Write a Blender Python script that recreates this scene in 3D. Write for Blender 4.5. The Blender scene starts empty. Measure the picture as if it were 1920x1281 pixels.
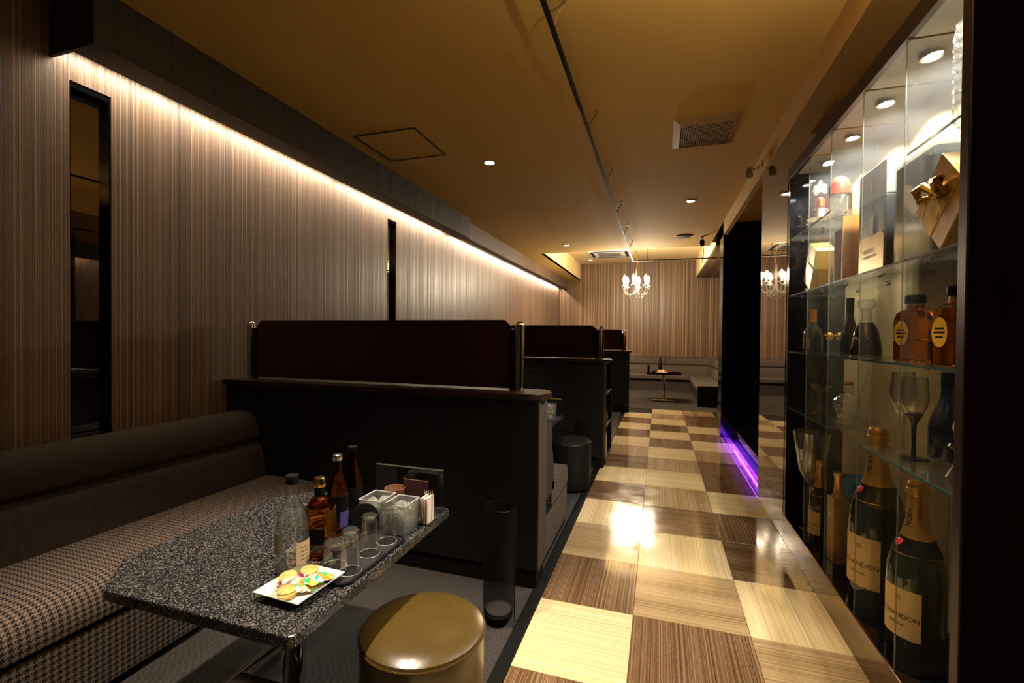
import bpy, bmesh, math, random
from mathutils import Matrix, Vector
random.seed(7)
PI = math.pi
C = bpy.context.scene.collection
sc = bpy.context.scene

# ------------------------------------------------------------------ camera
cam_d = bpy.data.cameras.new('camera'); cam = bpy.data.objects.new('camera', cam_d); C.objects.link(cam)
def cam_matrix(yaw, pitch, roll, loc):
    c, s = math.cos, math.sin
    f = Vector((-s(yaw)*c(pitch), c(yaw)*c(pitch), -s(pitch)))
    r = Vector((c(yaw), s(yaw), 0)); d = f.cross(r)
    r2 = c(roll)*r + s(roll)*d; d2 = -s(roll)*r + c(roll)*d
    m = Matrix.Identity(4)
    for i in range(3):
        m[i][0] = r2[i]; m[i][1] = -d2[i]; m[i][2] = -f[i]; m[i][3] = loc[i]
    return m
cam.matrix_world = cam_matrix(.310024, .012983, -.0094064, (0, 0, 1.315))
cam_d.lens = 36*861.06/1920; cam_d.sensor_width = 36; cam_d.clip_start = .02
sc.camera = cam

# ------------------------------------------------------------------ world, exposure
w = bpy.data.worlds.new('world'); sc.world = w; w.use_nodes = True
w.node_tree.nodes['Background'].inputs[0].default_value = (.02, .017, .014, 1)
w.node_tree.nodes['Background'].inputs[1].default_value = .1
sc.view_settings.view_transform = 'Standard'; sc.view_settings.look = 'None'
sc.view_settings.gamma = 1; sc.view_settings.use_curve_mapping = False
sc.view_settings.exposure = 0.25
sc.cycles.use_denoising = True
sc.cycles.sample_clamp_indirect = 4
sc.cycles.caustics_reflective = False; sc.cycles.caustics_refractive = False
sc.cycles.max_bounces = 10; sc.cycles.transparent_max_bounces = 24; sc.cycles.transmission_bounces = 12
sc.cycles.glossy_bounces = 6; sc.cycles.diffuse_bounces = 4

WARM = (1.0, .84, .65)
P_SPOT, P_TABLE, P_COVE, P_BULB, P_PUCK, P_LED, P_ADDED_UPLIGHT = 170, 430, 9.3, 42, 80, 20, 190

# ------------------------------------------------------------------ mesh helpers
class G:
    def __init__(s): s.bm = bmesh.new()
    def _merge(s, t, mat=None):
        me = bpy.data.meshes.new('tmp'); t.to_mesh(me); t.free()
        if mat is not None: me.transform(mat)
        s.bm.from_mesh(me); bpy.data.meshes.remove(me); return s
    def box(s, x0, x1, y0, y1, z0, z1, bev=0, seg=2, rot=None):
        t = bmesh.new(); bmesh.ops.create_cube(t, size=1)
        m = Matrix.Translation(((x0+x1)/2, (y0+y1)/2, (z0+z1)/2))
        if rot is not None: m = m @ rot
        for v in t.verts: v.co = Vector((v.co.x*(x1-x0), v.co.y*(y1-y0), v.co.z*(z1-z0)))
        if bev: bmesh.ops.bevel(t, geom=t.edges[:], offset=bev, segments=seg, profile=.5, affect='EDGES')
        return s._merge(t, m)
    def lathe(s, prof, seg=24, c=(0, 0, 0), mat=None, close=False):
        t = bmesh.new(); rings = []
        for r, z in prof:
            if r < 1e-6: rings.append([t.verts.new((0, 0, z))])
            else: rings.append([t.verts.new((r*math.cos(2*PI*i/seg), r*math.sin(2*PI*i/seg), z)) for i in range(seg)])
        pairs = list(zip(rings, rings[1:])) + ([(rings[-1], rings[0])] if close else [])
        for a, b in pairs:
            for i in range(seg):
                j = (i+1) % seg
                if len(a) == 1 and len(b) == 1: continue
                if len(a) == 1: t.faces.new((a[0], b[j], b[i]))
                elif len(b) == 1: t.faces.new((a[i], a[j], b[0]))
                else: t.faces.new((a[i], a[j], b[j], b[i]))
        bmesh.ops.recalc_face_normals(t, faces=t.faces[:])
        m = Matrix.Translation(c)
        if mat is not None: m = m @ mat
        return s._merge(t, m)
    def cyl(s, c, r, h, seg=20, r2=None, mat=None):
        r2 = r if r2 is None else r2
        return s.lathe([(0, 0), (r, 0), (r2, h), (0, h)], seg, c, mat)
    def ball(s, c, r, seg=12, rings=8, sx=1, sy=1, sz=1):
        pr = [(r*math.sin(PI*i/rings), -r*math.cos(PI*i/rings)) for i in range(rings+1)]
        pr[0] = (0, -r); pr[-1] = (0, r)
        return s.lathe(pr, seg, c, Matrix.Diagonal((sx, sy, sz, 1)))
    def tube(s, pts, r, seg=8, closed=False):
        t = bmesh.new(); pts = [Vector(p) for p in pts]; n = len(pts); rings = []
        for i, p in enumerate(pts):
            a = pts[i-1] if (i > 0 or closed) else pts[i]
            b = pts[(i+1) % n] if (i < n-1 or closed) else pts[i]
            d = (b-a).normalized(); up = Vector((0, 0, 1)) if abs(d.z) < .95 else Vector((1, 0, 0))
            u = d.cross(up).normalized(); v = d.cross(u)
            rr = r[i] if isinstance(r, (list, tuple)) else r
            rings.append([t.verts.new(p + rr*(math.cos(2*PI*k/seg)*u + math.sin(2*PI*k/seg)*v)) for k in range(seg)])
        m = n if closed else n-1
        for i in range(m):
            a, b = rings[i], rings[(i+1) % n]
            for k in range(seg): t.faces.new((a[k], a[(k+1) % seg], b[(k+1) % seg], b[k]))
        if not closed: t.faces.new(rings[0][::-1]); t.faces.new(rings[-1])
        bmesh.ops.recalc_face_normals(t, faces=t.faces[:])
        return s._merge(t)
    def prism(s, poly, z0, z1, bev=0, mat=None):
        t = bmesh.new()
        a = [t.verts.new((x, y, z0)) for x, y in poly]; b = [t.verts.new((x, y, z1)) for x, y in poly]
        n = len(poly); t.faces.new(a[::-1]); t.faces.new(b)
        for i in range(n): t.faces.new((a[i], a[(i+1) % n], b[(i+1) % n], b[i]))
        bmesh.ops.recalc_face_normals(t, faces=t.faces[:])
        if bev: bmesh.ops.bevel(t, geom=t.edges[:], offset=bev, segments=2, profile=.5, affect='EDGES')
        return s._merge(t, mat)
    def sweep(s, prof, path):
        """profile (a,z) swept along path of (point, outward normal): vertex = p + a*n + z"""
        t = bmesh.new(); rings = [[t.verts.new((p[0]+a*n[0], p[1]+a*n[1], z)) for a, z in prof] for p, n in path]
        m = len(prof)
        for A, B in zip(rings, rings[1:]):
            for k in range(m): t.faces.new((A[k], A[(k+1) % m], B[(k+1) % m], B[k]))
        t.faces.new(rings[0][::-1]); t.faces.new(rings[-1])
        bmesh.ops.recalc_face_normals(t, faces=t.faces[:])
        return s._merge(t)
    def poly(s, vs, fs):
        t = bmesh.new(); v = [t.verts.new(p) for p in vs]
        for f in fs: t.faces.new([v[i] for i in f])
        bmesh.ops.recalc_face_normals(t, faces=t.faces[:])
        return s._merge(t)
    def mesh(s, name, mat, smooth=False):
        me = bpy.data.meshes.new(name); s.bm.to_mesh(me); s.bm.free()
        if mat is not None: me.materials.append(mat)
        if smooth:
            me.polygons.foreach_set('use_smooth', [True]*len(me.polygons))
            try: me.set_sharp_from_angle(angle=math.radians(38))
            except Exception: pass
        me.update(); return me
def obj(name, g, mat, parent=None, smooth=False, loc=None, rot=None):
    me = g.mesh(name, mat, smooth) if isinstance(g, G) else g
    o = bpy.data.objects.new(name, me); C.objects.link(o)
    if parent is not None: o.parent = parent
    if loc is not None: o.location = loc
    if rot is not None: o.rotation_euler = rot
    return o
def tag(o, label, cat, group=None, kind=None):
    o['label'] = label; o['category'] = cat
    if group: o['group'] = group
    if kind: o['kind'] = kind
    return o
def thing(name, label, cat, loc=(0, 0, 0), rz=0, group=None, kind=None):
    o = bpy.data.objects.new(name, None); C.objects.link(o); o.empty_display_size = .05
    o.location = loc; o.rotation_euler = (0, 0, rz)
    return tag(o, label, cat, group, kind)
def struct(name, g, mat, label, cat, smooth=False):
    return tag(obj(name, g, mat, None, smooth), label, cat, None, 'structure')
def dup(root, loc, label, rz=None):
    r = root.copy(); C.objects.link(r); r.location = loc; r['label'] = label
    if rz is not None: r.rotation_euler = (0, 0, rz)
    for ch in list(root.children):
        c = ch.copy(); C.objects.link(c); c.parent = r
        for gch in list(ch.children):
            d = gch.copy(); C.objects.link(d); d.parent = c
    return r
def lamp(name, kind, loc, power, color=WARM, parent=None, rot=(0, 0, 0), **k):
    l = bpy.data.lights.new(name, kind); l.energy = power; l.color = color
    for a, b in k.items(): setattr(l, a, b)
    o = bpy.data.objects.new(name, l); C.objects.link(o); o.location = loc; o.rotation_euler = rot
    if parent is not None: o.parent = parent
    return o
def text_mesh(txt, size):
    cu = bpy.data.curves.new('t', 'FONT'); cu.body = txt; cu.size = size; cu.align_x = 'CENTER'; cu.align_y = 'CENTER'
    cu.resolution_u = 3
    o = bpy.data.objects.new('t', cu); C.objects.link(o)
    me = bpy.data.meshes.new_from_object(o.evaluated_get(bpy.context.evaluated_depsgraph_get()))
    vs = [tuple(v.co) for v in me.vertices]; fs = [tuple(p.vertices) for p in me.polygons]
    bpy.data.objects.remove(o); bpy.data.curves.remove(cu); bpy.data.meshes.remove(me)
    return vs, fs

# ------------------------------------------------------------------ material helpers
class N:
    def __init__(s, name):
        s.m = bpy.data.materials.new(name); s.m.use_nodes = True; s.t = s.m.node_tree; s.n = s.t.nodes
        s.b = s.n['Principled BSDF']; s.out = s.n['Material Output']
    def node(s, ty, **k):
        x = s.n.new(ty)
        for a, b in k.items(): setattr(x, a, b)
        return x
    def link(s, a, b): s.t.links.new(a, b)
    def val(s, sock, v):
        if isinstance(v, (int, float)): sock.default_value = v
        elif isinstance(v, (tuple, list)): sock.default_value = tuple(v) if len(v) != 3 or sock.type != 'RGBA' else (*v, 1)
        else: s.link(v, sock)
    def math(s, op, a, b=0.0):
        x = s.node('ShaderNodeMath', operation=op); s.val(x.inputs[0], a); s.val(x.inputs[1], b); return x.outputs[0]
    def mix(s, f, a, b, blend='MIX'):
        x = s.node('ShaderNodeMix', data_type='RGBA', blend_type=blend)
        s.val(x.inputs[0], f); s.val(x.inputs[6], a); s.val(x.inputs[7], b); return x.outputs[2]
    def coord(s, kind='Object'):
        return s.node('ShaderNodeTexCoord').outputs[kind]
    def xyz(s, kind='Object'):
        x = s.node('ShaderNodeSeparateXYZ'); s.link(s.coord(kind), x.inputs[0]); return x.outputs
    def noise1(s, wv, detail=0, rough=.5):
        x = s.node('ShaderNodeTexNoise', noise_dimensions='1D'); s.val(x.inputs['W'], wv)
        x.inputs['Scale'].default_value = 1; x.inputs['Detail'].default_value = detail; x.inputs['Roughness'].default_value = rough
        return x.outputs[0]
    def noise(s, scale, detail=2, vec=None, stretch=None):
        x = s.node('ShaderNodeTexNoise'); x.inputs['Scale'].default_value = scale; x.inputs['Detail'].default_value = detail
        v = vec or s.coord()
        if stretch:
            mp = s.node('ShaderNodeMapping'); mp.inputs['Scale'].default_value = stretch; s.link(v, mp.inputs[0]); v = mp.outputs[0]
        s.link(v, x.inputs['Vector']); return x.outputs[0]
    def ramp(s, f, stops, interp='LINEAR'):
        x = s.node('ShaderNodeValToRGB'); r = x.color_ramp; r.interpolation = interp
        while len(r.elements) < len(stops): r.elements.new(.5)
        for e, (p, c) in zip(r.elements, stops): e.position = p; e.color = (*c, 1) if len(c) == 3 else c
        s.link(f, x.inputs[0]); return x.outputs[0]
    def bump(s, h, strength=.3, dist=.01):
        x = s.node('ShaderNodeBump'); x.inputs['Strength'].default_value = strength; x.inputs['Distance'].default_value = dist
        s.link(h, x.inputs['Height']); s.link(x.outputs[0], s.b.inputs['Normal'])
    def set(s, **k):
        for a, v in k.items(): s.val(s.b.inputs[a.replace('_', ' ')], v)
        return s
def simple(name, col, rough=.5, metal=0, **k):
    n = N(name); n.set(Base_Color=col, Roughness=rough, Metallic=metal, **k); return n.m
def plaster(name, col, var=.12, rough=.85):
    n = N(name); f = n.noise(3, 3); c = n.mix(f, tuple(x*(1-var) for x in col), tuple(min(1, x*(1+var)) for x in col))
    n.set(Base_Color=c, Roughness=rough); n.bump(n.noise(220, 2), .12, .003); return n.m
def wallpaper(name, axis, dark, mid, light, sc1=46., rough=.42):
    n = N(name); x = n.xyz(); a = x[axis]
    s1 = n.noise1(n.math('MULTIPLY', a, sc1), 3, .7); s2 = n.noise1(n.math('MULTIPLY', a, sc1*5.3), 1); s3 = n.noise1(n.math('MULTIPLY', a, sc1*.16), 1)
    f = n.math('ADD', n.math('MULTIPLY', s1, .55), n.math('ADD', n.math('MULTIPLY', s2, .3), n.math('MULTIPLY', s3, .15)))
    c = n.ramp(f, [(.36, dark), (.45, mid), (.52, mid), (.60, light)])
    line = n.ramp(n.noise1(n.math('MULTIPLY', a, sc1*2.1), 0), [(.68, (0, 0, 0)), (.72, (1, 1, 1))])
    c = n.mix(n.math('MULTIPLY', line, .7), c, tuple(min(1, v*1.7) for v in light))
    mot = n.noise(160, 2, stretch=(1, 1, .5))
    c = n.mix(n.math('MULTIPLY', mot, .35), c, dark)
    n.set(Base_Color=c, Roughness=n.ramp(f, [(.4, (rough+.15,)*3), (.62, (rough-.12,)*3)]))
    n.bump(n.math('ADD', n.math('MULTIPLY', f, 1.2), n.math('MULTIPLY', mot, .35)), .35, .004); return n.m
def thin_glass(name, tint=(.96, .99, .97), gloss=1.0, rough=.0, edge=None, haze=0, facet=0):
    n = N(name); n.n.remove(n.b)
    tr = n.node('ShaderNodeBsdfTransparent'); gl = n.node('ShaderNodeBsdfGlossy'); gl.inputs['Roughness'].default_value = rough
    tr.inputs[0].default_value = (*tint, 1)
    if facet:
        vo = n.node('ShaderNodeTexVoronoi'); vo.inputs['Scale'].default_value = facet; n.link(n.coord(), vo.inputs[0])
        bp = n.node('ShaderNodeBump'); bp.inputs['Strength'].default_value = .8; bp.inputs['Distance'].default_value = .004
        n.link(vo.outputs[0], bp.inputs['Height']); n.link(bp.outputs[0], gl.inputs['Normal'])
    if edge:
        lw = n.node('ShaderNodeLayerWeight'); lw.inputs[0].default_value = .35
        n.link(n.mix(lw.outputs['Facing'], (*tint, 1), (*edge, 1)), tr.inputs[0])
    fc = n.node('ShaderNodeLayerWeight'); fc.inputs[0].default_value = .5
    fr = n.math('ADD', n.math('MULTIPLY', n.math('POWER', fc.outputs['Facing'], 5.0), .92), .04)
    mx = n.node('ShaderNodeMixShader'); n.val(mx.inputs[0], n.math('MINIMUM', n.math('MULTIPLY', fr, gloss), 1.0))
    n.link(tr.outputs[0], mx.inputs[1]); n.link(gl.outputs[0], mx.inputs[2]); last = mx.outputs[0]
    if haze:
        df = n.node('ShaderNodeBsdfDiffuse'); tl = n.node('ShaderNodeBsdfTranslucent'); ad = n.node('ShaderNodeMixShader'); mh = n.node('ShaderNodeMixShader')
        for q in (df, tl): q.inputs[0].default_value = (.85, .86, .84, 1)
        n.link(df.outputs[0], ad.inputs[1]); n.link(tl.outputs[0], ad.inputs[2]); mh.inputs[0].default_value = haze
        n.link(last, mh.inputs[1]); n.link(ad.outputs[0], mh.inputs[2]); last = mh.outputs[0]
    n.link(last, n.out.inputs[0]); return n.m
def emit(name, col, strength):
    n = N(name); n.set(Base_Color=(0, 0, 0), Emission_Color=col, Emission_Strength=strength); return n.m
def houndstooth(name, light, dark, period=.026):
    n = N(name); tc = n.node('ShaderNodeTexCoord'); a = n.node('ShaderNodeSeparateXYZ'); n.link(tc.outputs['Object'], a.inputs[0])
    b = n.node('ShaderNodeSeparateXYZ'); n.link(tc.outputs['Normal'], b.inputs[0])
    end = n.math('GREATER_THAN', n.math('ABSOLUTE', b.outputs[1]), .7)
    inv = n.math('SUBTRACT', 1.0, end)
    u = n.math('ADD', n.math('MULTIPLY', a.outputs[1], inv), n.math('MULTIPLY', a.outputs[0], end))
    v = n.math('SUBTRACT', n.math('MULTIPLY', a.outputs[0], inv), a.outputs[2])
    k = 8/period
    i = n.math('FLOOR', n.math('MULTIPLY', n.math('ADD', u, 20.0), k)); j = n.math('FLOOR', n.math('MULTIPLY', n.math('ADD', v, 20.0), k))
    wa = n.math('LESS_THAN', n.math('MODULO', i, 8.0), 4.0); we = n.math('LESS_THAN', n.math('MODULO', j, 8.0), 4.0)
    ch = n.math('LESS_THAN', n.math('MODULO', n.math('ADD', i, j), 4.0), 2.0)
    f = n.math('ADD', n.math('MULTIPLY', wa, ch), n.math('MULTIPLY', we, n.math('SUBTRACT', 1.0, ch)))
    n.set(Base_Color=n.mix(f, light, dark), Roughness=.9, Specular_IOR_Level=.15); n.bump(n.noise(900, 1), .25, .002); return n.m
def tile_mat(name, a, b, c):
    n = N(name); x = n.xyz(); rnd = n.node('ShaderNodeObjectInfo').outputs['Random']
    off = n.math('MULTIPLY', rnd, 37.0)
    s1 = n.noise1(n.math('ADD', n.math('MULTIPLY', x[0], 95.0), off), 2, .6)
    s2 = n.noise1(n.math('ADD', n.math('MULTIPLY', x[0], 330.0), off), 1)
    s3 = n.noise1(n.math('ADD', n.math('MULTIPLY', x[0], 9.0), off), 0)
    st = n.noise(1, 1, stretch=(420, 60, 1))
    f = n.math('ADD', n.math('ADD', n.math('MULTIPLY', s1, .42), n.math('MULTIPLY', s2, .28)), n.math('ADD', n.math('MULTIPLY', st, .16), n.math('MULTIPLY', s3, .14)))
    col = n.ramp(f, [(.34, a), (.48, b), (.62, c)])
    wear = n.noise(6, 4)
    n.set(Base_Color=col, Roughness=n.ramp(wear, [(.3, (.06,)*3), (.7, (.15,)*3)]), Specular_IOR_Level=.5, Coat_Weight=.25, Coat_Roughness=.06)
    n.bump(n.math('ADD', n.math('MULTIPLY', f, .5), n.math('MULTIPLY', wear, .6)), .05, .004); return n.m

M = {}
M['ceiling'] = plaster('ceiling_paint', (.60, .37, .085), .06)
M['tray'] = plaster('tray_paint', (.72, .55, .28), .05)
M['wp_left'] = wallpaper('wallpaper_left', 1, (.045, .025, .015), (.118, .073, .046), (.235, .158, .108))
M['wp_left_dark'] = wallpaper('wallpaper_left_dark', 1, (.016, .010, .006), (.030, .020, .013), (.05, .034, .022))  # darker copy of the left wallpaper, for the near soffit front
M['wp_far'] = wallpaper('wallpaper_far', 0, (.034, .016, .007), (.122, .066, .031), (.27, .165, .086), 20.)
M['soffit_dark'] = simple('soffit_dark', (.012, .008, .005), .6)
M['black_lam'] = (lambda n: (n.set(Base_Color=(.0055, .005, .005), Specular_IOR_Level=.25, Roughness=n.ramp(n.noise(5, 4), [(.3, (.32,)*3), (.7, (.5,)*3)])), n.m)[1])(N('black_laminate'))
def emboss():
    n = N('embossed_vinyl'); n.set(Base_Color=(.006, .0048, .004), Roughness=.45, Specular_IOR_Level=.2)
    br = n.node('ShaderNodeTexNoise'); mp = n.node('ShaderNodeMapping'); mp.inputs['Scale'].default_value = (14, 14, 60)
    n.link(n.coord(), mp.inputs[0]); n.link(mp.outputs[0], br.inputs[0]); br.inputs['Scale'].default_value = 1; br.inputs['Detail'].default_value = 3
    n.bump(br.outputs[0], .7, .012); return n.m
M['emboss'] = emboss()
M['end_brown'] = plaster('end_panel', (.022, .014, .0095), .1, .7)
def wood(name, a, b, rough=.25, spec=.3):
    n = N(name); f = n.noise(6, 6, stretch=(3, 3, .35)); n.set(Base_Color=n.mix(f, a, b), Roughness=rough, Specular_IOR_Level=spec); return n.m
M['counter'] = wood('counter_wood', (.011, .005, .0035), (.022, .010, .006), .3)
M['dark_wood'] = wood('dark_wood', (.0018, .0009, .0006), (.006, .0018, .0012), .6, .0)
M['jamb'] = wood('jamb_brown', (.010, .0045, .0025), (.018, .008, .0045), .35)
M['panel_brown'] = simple('panel_acrylic', (.020, .0065, .0048), .16, 0, Specular_IOR_Level=.22)
M['chrome'] = simple('chrome', (.62, .60, .58), .08, 1)
M['steel'] = simple('steel', (.45, .43, .40), .25, 1)
M['black'] = simple('black_paint', (.005, .0046, .0043), .55, 0, Specular_IOR_Level=.1)
M['gloss_black'] = simple('gloss_black', (.003, .003, .0035), .08, 0, Specular_IOR_Level=.3)
M['black_rough'] = simple('black_matte', (.004, .0036, .0033), .7, 0, Specular_IOR_Level=.15)
M['mirror'] = simple('grey_mirror', (.34, .30, .26), .015, 1)
M['mirror_left'] = simple('wall_mirror', (.42, .40, .38), .01, 1)
M['couch_back'] = (lambda n: (n.set(Base_Color=n.mix(n.noise(60, 3, stretch=(1, 1, .25)), (.017, .0115, .008), (.040, .028, .020)), Roughness=.9, Specular_IOR_Level=.12), n.bump(n.noise(700, 1), .25, .002), n.m)[2])(N('couch_fabric'))
M['far_couch'] = (lambda n: (n.set(Base_Color=n.mix(n.noise(30, 3), (.040, .029, .021), (.062, .046, .034)), Roughness=.8), n.m)[1])(N('far_couch_fabric'))
M['hound'] = houndstooth('houndstooth', (.125, .090, .068), (.010, .008, .008), .021)
def carpet():
    n = N('ribbed_carpet'); x = n.xyz(); rib = n.math('SINE', n.math('MULTIPLY', x[1], 760.0)); f = n.noise(420, 2)
    g = n.math('ADD', n.math('MULTIPLY', rib, .30), f)
    n.set(Base_Color=n.ramp(g, [(.3, (.0075, .0055, .0045)), (.85, (.048, .037, .030))]), Roughness=.95); n.bump(g, .5, .004); return n.m
M['carpet'] = carpet()
M['tile_l'] = tile_mat('tile_light', (.40, .28, .125), (.56, .42, .21), (.70, .56, .33))
M['tile_m'] = tile_mat('tile_mid', (.15, .086, .038), (.29, .19, .088), (.43, .31, .16))
M['tile_d'] = tile_mat('tile_dark', (.040, .018, .008), (.108, .056, .026), (.25, .155, .08))
def granite():
    n = N('granite'); v = n.node('ShaderNodeTexVoronoi'); v.inputs['Scale'].default_value = 330; n.link(n.coord(), v.inputs[0])
    sp = n.node('ShaderNodeSeparateColor'); n.link(v.outputs['Color'], sp.inputs[0])
    g = n.math('ADD', n.math('MULTIPLY', sp.outputs[0], .6), n.math('MULTIPLY', n.noise(300, 3), .45))
    n.set(Base_Color=n.ramp(g, [(.30, (.0025, .0025, .003)), (.52, (.010, .0095, .010)), (.68, (.042, .039, .039)), (.86, (.19, .18, .175))]), Roughness=.16); return n.m
M['granite'] = granite()
def leather(name, a, b, rough=.3):
    n = N(name); n.set(Base_Color=n.mix(n.noise(14, 4), a, b), Roughness=rough); n.bump(n.noise(320, 3), .12, .003); n.set(Specular_IOR_Level=.2 if a[0] < .02 else .5); return n.m
M['olive'] = leather('olive_leather', (.055, .033, .007), (.082, .051, .012), .25)
M['stool_black'] = leather('black_leather', (.004, .0035, .003), (.006, .005, .0045), .5)
M['glass'] = thin_glass('clear_glass', (.95, .97, .955), 1.0)
M['pane'] = thin_glass('shelf_glass', (.970, .975, .955), 1.2, .0, None, .012)
M['tumbler'] = thin_glass('tumbler_glass', (.985, .985, .97), 3.2, .05, (.72, .71, .62), .02)
M['crystal'] = thin_glass('crystal_glass', (.97, .975, .96), 3.2, .05, (.78, .77, .67), .03, 90)
M['green_edge'] = simple('glass_edge', (.05, .22, .17), .1, 0, Alpha=.85)
def liquid(name, col, rough=.02, dens=1.0):
    n = N(name); n.set(Base_Color=col, Roughness=rough, Transmission_Weight=dens, IOR=1.40); return n.m
M['amber'] = liquid('amber_whisky', (.60, .17, .018))
M['amber_dark'] = liquid('dark_amber', (.30, .06, .006))
M['brown_glass'] = liquid('brown_glass', (.22, .06, .012))
M['dark_green'] = (lambda n: (n.set(Base_Color=(.010, .016, .007), Roughness=.05, Specular_IOR_Level=.6), n.m)[1])(N('dark_green_glass'))
M['cognac'] = (lambda n: (n.set(Base_Color=(.020, .006, .003), Roughness=.04, Specular_IOR_Level=.7), n.m)[1])(N('cognac_dark'))
M['blue_glass'] = simple('blue_bottle', (.008, .010, .035), .12)
M['black_glass'] = simple('black_glass', (.008, .007, .006), .05)
M['water'] = thin_glass('water_bottle', (.975, .985, .97), 2.6, .05, (.74, .78, .70), .03)
M['white'] = simple('white_porcelain', (.80, .78, .74), .2)
M['cream'] = simple('cream_paper', (.62, .47, .24), .6)
M['label_tan'] = simple('tan_label', (.52, .33, .11), .5)
M['label_grey'] = simple('grey_green_label', (.30, .30, .20), .6)
M['gold_foil'] = (lambda n: (n.set(Base_Color=(.62, .36, .07), Roughness=.32, Metallic=.85), n.bump(n.noise(160, 2), .4, .003), n.m)[2])(N('gold_foil'))
M['gold'] = simple('gold_metal', (.75, .50, .14), .2, 1)
M['gold_card'] = simple('gold_card', (.33, .19, .04), .35, .3)
M['red_seal'] = simple('red_seal', (.55, .02, .02), .4)
M['ink'] = simple('black_ink', (.004, .0035, .003), .6, 0, Specular_IOR_Level=.12)
M['orange'] = simple('orange_cap', (.55, .17, .03), .4)
M['red_cap'] = simple('red_cap', (.70, .07, .035), .3)
M['blue_card'] = simple('blue_card', (.01, .17, .36), .5)
M['wood_box'] = wood('pine_box', (.36, .15, .03), (.50, .24, .06), .5)
M['grey_card'] = simple('grey_card', (.055, .055, .058), .35)
M['dark_card'] = simple('dark_card', (.012, .014, .016), .25)
M['lid_grey'] = simple('lid_grey', (.20, .19, .17), .45)
M['silver'] = simple('silver', (.75, .73, .70), .2, 1)
M['bow'] = simple('bow_ribbon', (.50, .30, .05), .25, .6)
M['purple'] = simple('purple_label', (.08, .06, .26), .5)
M['maroon'] = simple('maroon_card', (.018, .002, .002), .5)
M['terracotta'] = simple('brown_cup', (.15, .065, .03), .4)
M['straw'] = simple('paper_straw', (.68, .56, .46), .7)
M['tan_back'] = (lambda n: (n.set(Base_Color=n.ramp(n.noise(2.2, 6, stretch=(1, 1, 2.2)), [(.3, (.46, .34, .17)), (.7, (.62, .49, .28))]), Roughness=.55), n.m)[1])(N('marbled_panel'))
M['vent'] = simple('vent_cream', (.42, .27, .12), .5)
M['vent_grid'] = simple('vent_grid', (.46, .32, .15), .5)
M['fixture'] = simple('fixture_ring', (.55, .36, .14), .5)
M['led'] = emit('purple_led', (.22, .02, 1.0), 3)
M['lens'] = emit('lamp_lens', (1, .86, .66), 60)
M['bulb'] = emit('candle_bulb', (1, .84, .60), 260)
M['puck'] = emit('puck_lens', (.93, .96, 1.0), 40)
M['tube'] = emit('cove_tube', (1, .86, .66), 6)
M['cookie'] = (lambda n: (n.set(Base_Color=n.ramp(n.noise(90, 3), [(.3, (.62, .33, .08)), (.7, (.80, .52, .17))]), Roughness=.7), n.m)[1])(N('biscuit'))
def wrapper(name, cols, scale):
    n = N(name); v = n.node('ShaderNodeTexVoronoi'); v.inputs['Scale'].default_value = scale; n.link(n.coord(), v.inputs[0])
    sp = n.node('ShaderNodeSeparateColor'); n.link(v.outputs['Color'], sp.inputs[0])
    n.set(Base_Color=n.ramp(sp.outputs[0], [(i/len(cols), c) for i, c in enumerate(cols)], 'CONSTANT'), Roughness=.2); n.bump(n.noise(120, 2), .5, .004); return n.m
M['wrap_green'] = wrapper('wrapper_green', [(.02, .45, .18), (.80, .25, .03), (.75, .72, .62), (.02, .40, .20), (.75, .40, .06)], 75)
M['wrap_pink'] = wrapper('wrapper_pink', [(.42, .06, .28), (.75, .55, .45), (.60, .12, .10), (.70, .40, .25)], 60)
M['wrap_clear'] = thin_glass('wrapper_clear', (.92, .95, .90), 2.5, .12)
M['pet'] = simple('sensor_grey', (.35, .33, .31), .3)

# ================================================================== STRUCTURE
CE = 2.84; XL = -2.68; XR = .787; YF = 12.73; YB = -2.2; TRAY = 3.31
# floor
fl = struct('floor', G().box(-.60, 2.4, YB, 9.3, -.06, -.004), M['black_rough'], 'floor of the aisle laid with striped wood look tiles', 'floor')
tone = {
 'L': {-8: 'M', -7: 'L', -6: 'D', -5: 'M', -4: 'L', -3: 'L', -2: 'D', -1: 'L', 0: 'D', 1: 'M', 2: 'L', 3: 'D', 4: 'L', 5: 'D', 6: 'M', 7: 'L', 8: 'D', 9: 'L', 10: 'D', 11: 'L'},
 'C': {-8: 'L', -7: 'D', -6: 'M', -5: 'L', -4: 'D', -3: 'M', -2: 'L', -1: 'D', 0: 'M', 1: 'L', 2: 'D', 3: 'M', 4: 'L', 5: 'M', 6: 'L', 7: 'D', 8: 'L', 9: 'D', 10: 'L', 11: 'M', 12: 'L'},
 'R': {-8: 'D', -7: 'M', -6: 'D', -5: 'L', -4: 'M', -3: 'D', -2: 'L', -1: 'M', 0: 'L', 1: 'D', 2: 'D', 3: 'L', 4: 'D', 5: 'D', 6: 'M', 7: 'L', 8: 'D', 9: 'L', 10: 'D', 11: 'D', 12: 'M'}}
along_y = {'L': lambda k: k % 2 == 0, 'C': lambda k: k % 2 == 1, 'R': lambda k: k % 2 == 0}
tm = {}
def tile_mesh(wx, wy, mat):
    key = (round(wx, 3), round(wy, 3), mat)
    if key not in tm:
        tm[key] = G().box(-wx/2, wx/2, -wy/2, wy/2, -.006, 0, .0012, 1).mesh('tile', M['tile_'+mat.lower()])
    return tm[key]
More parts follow.
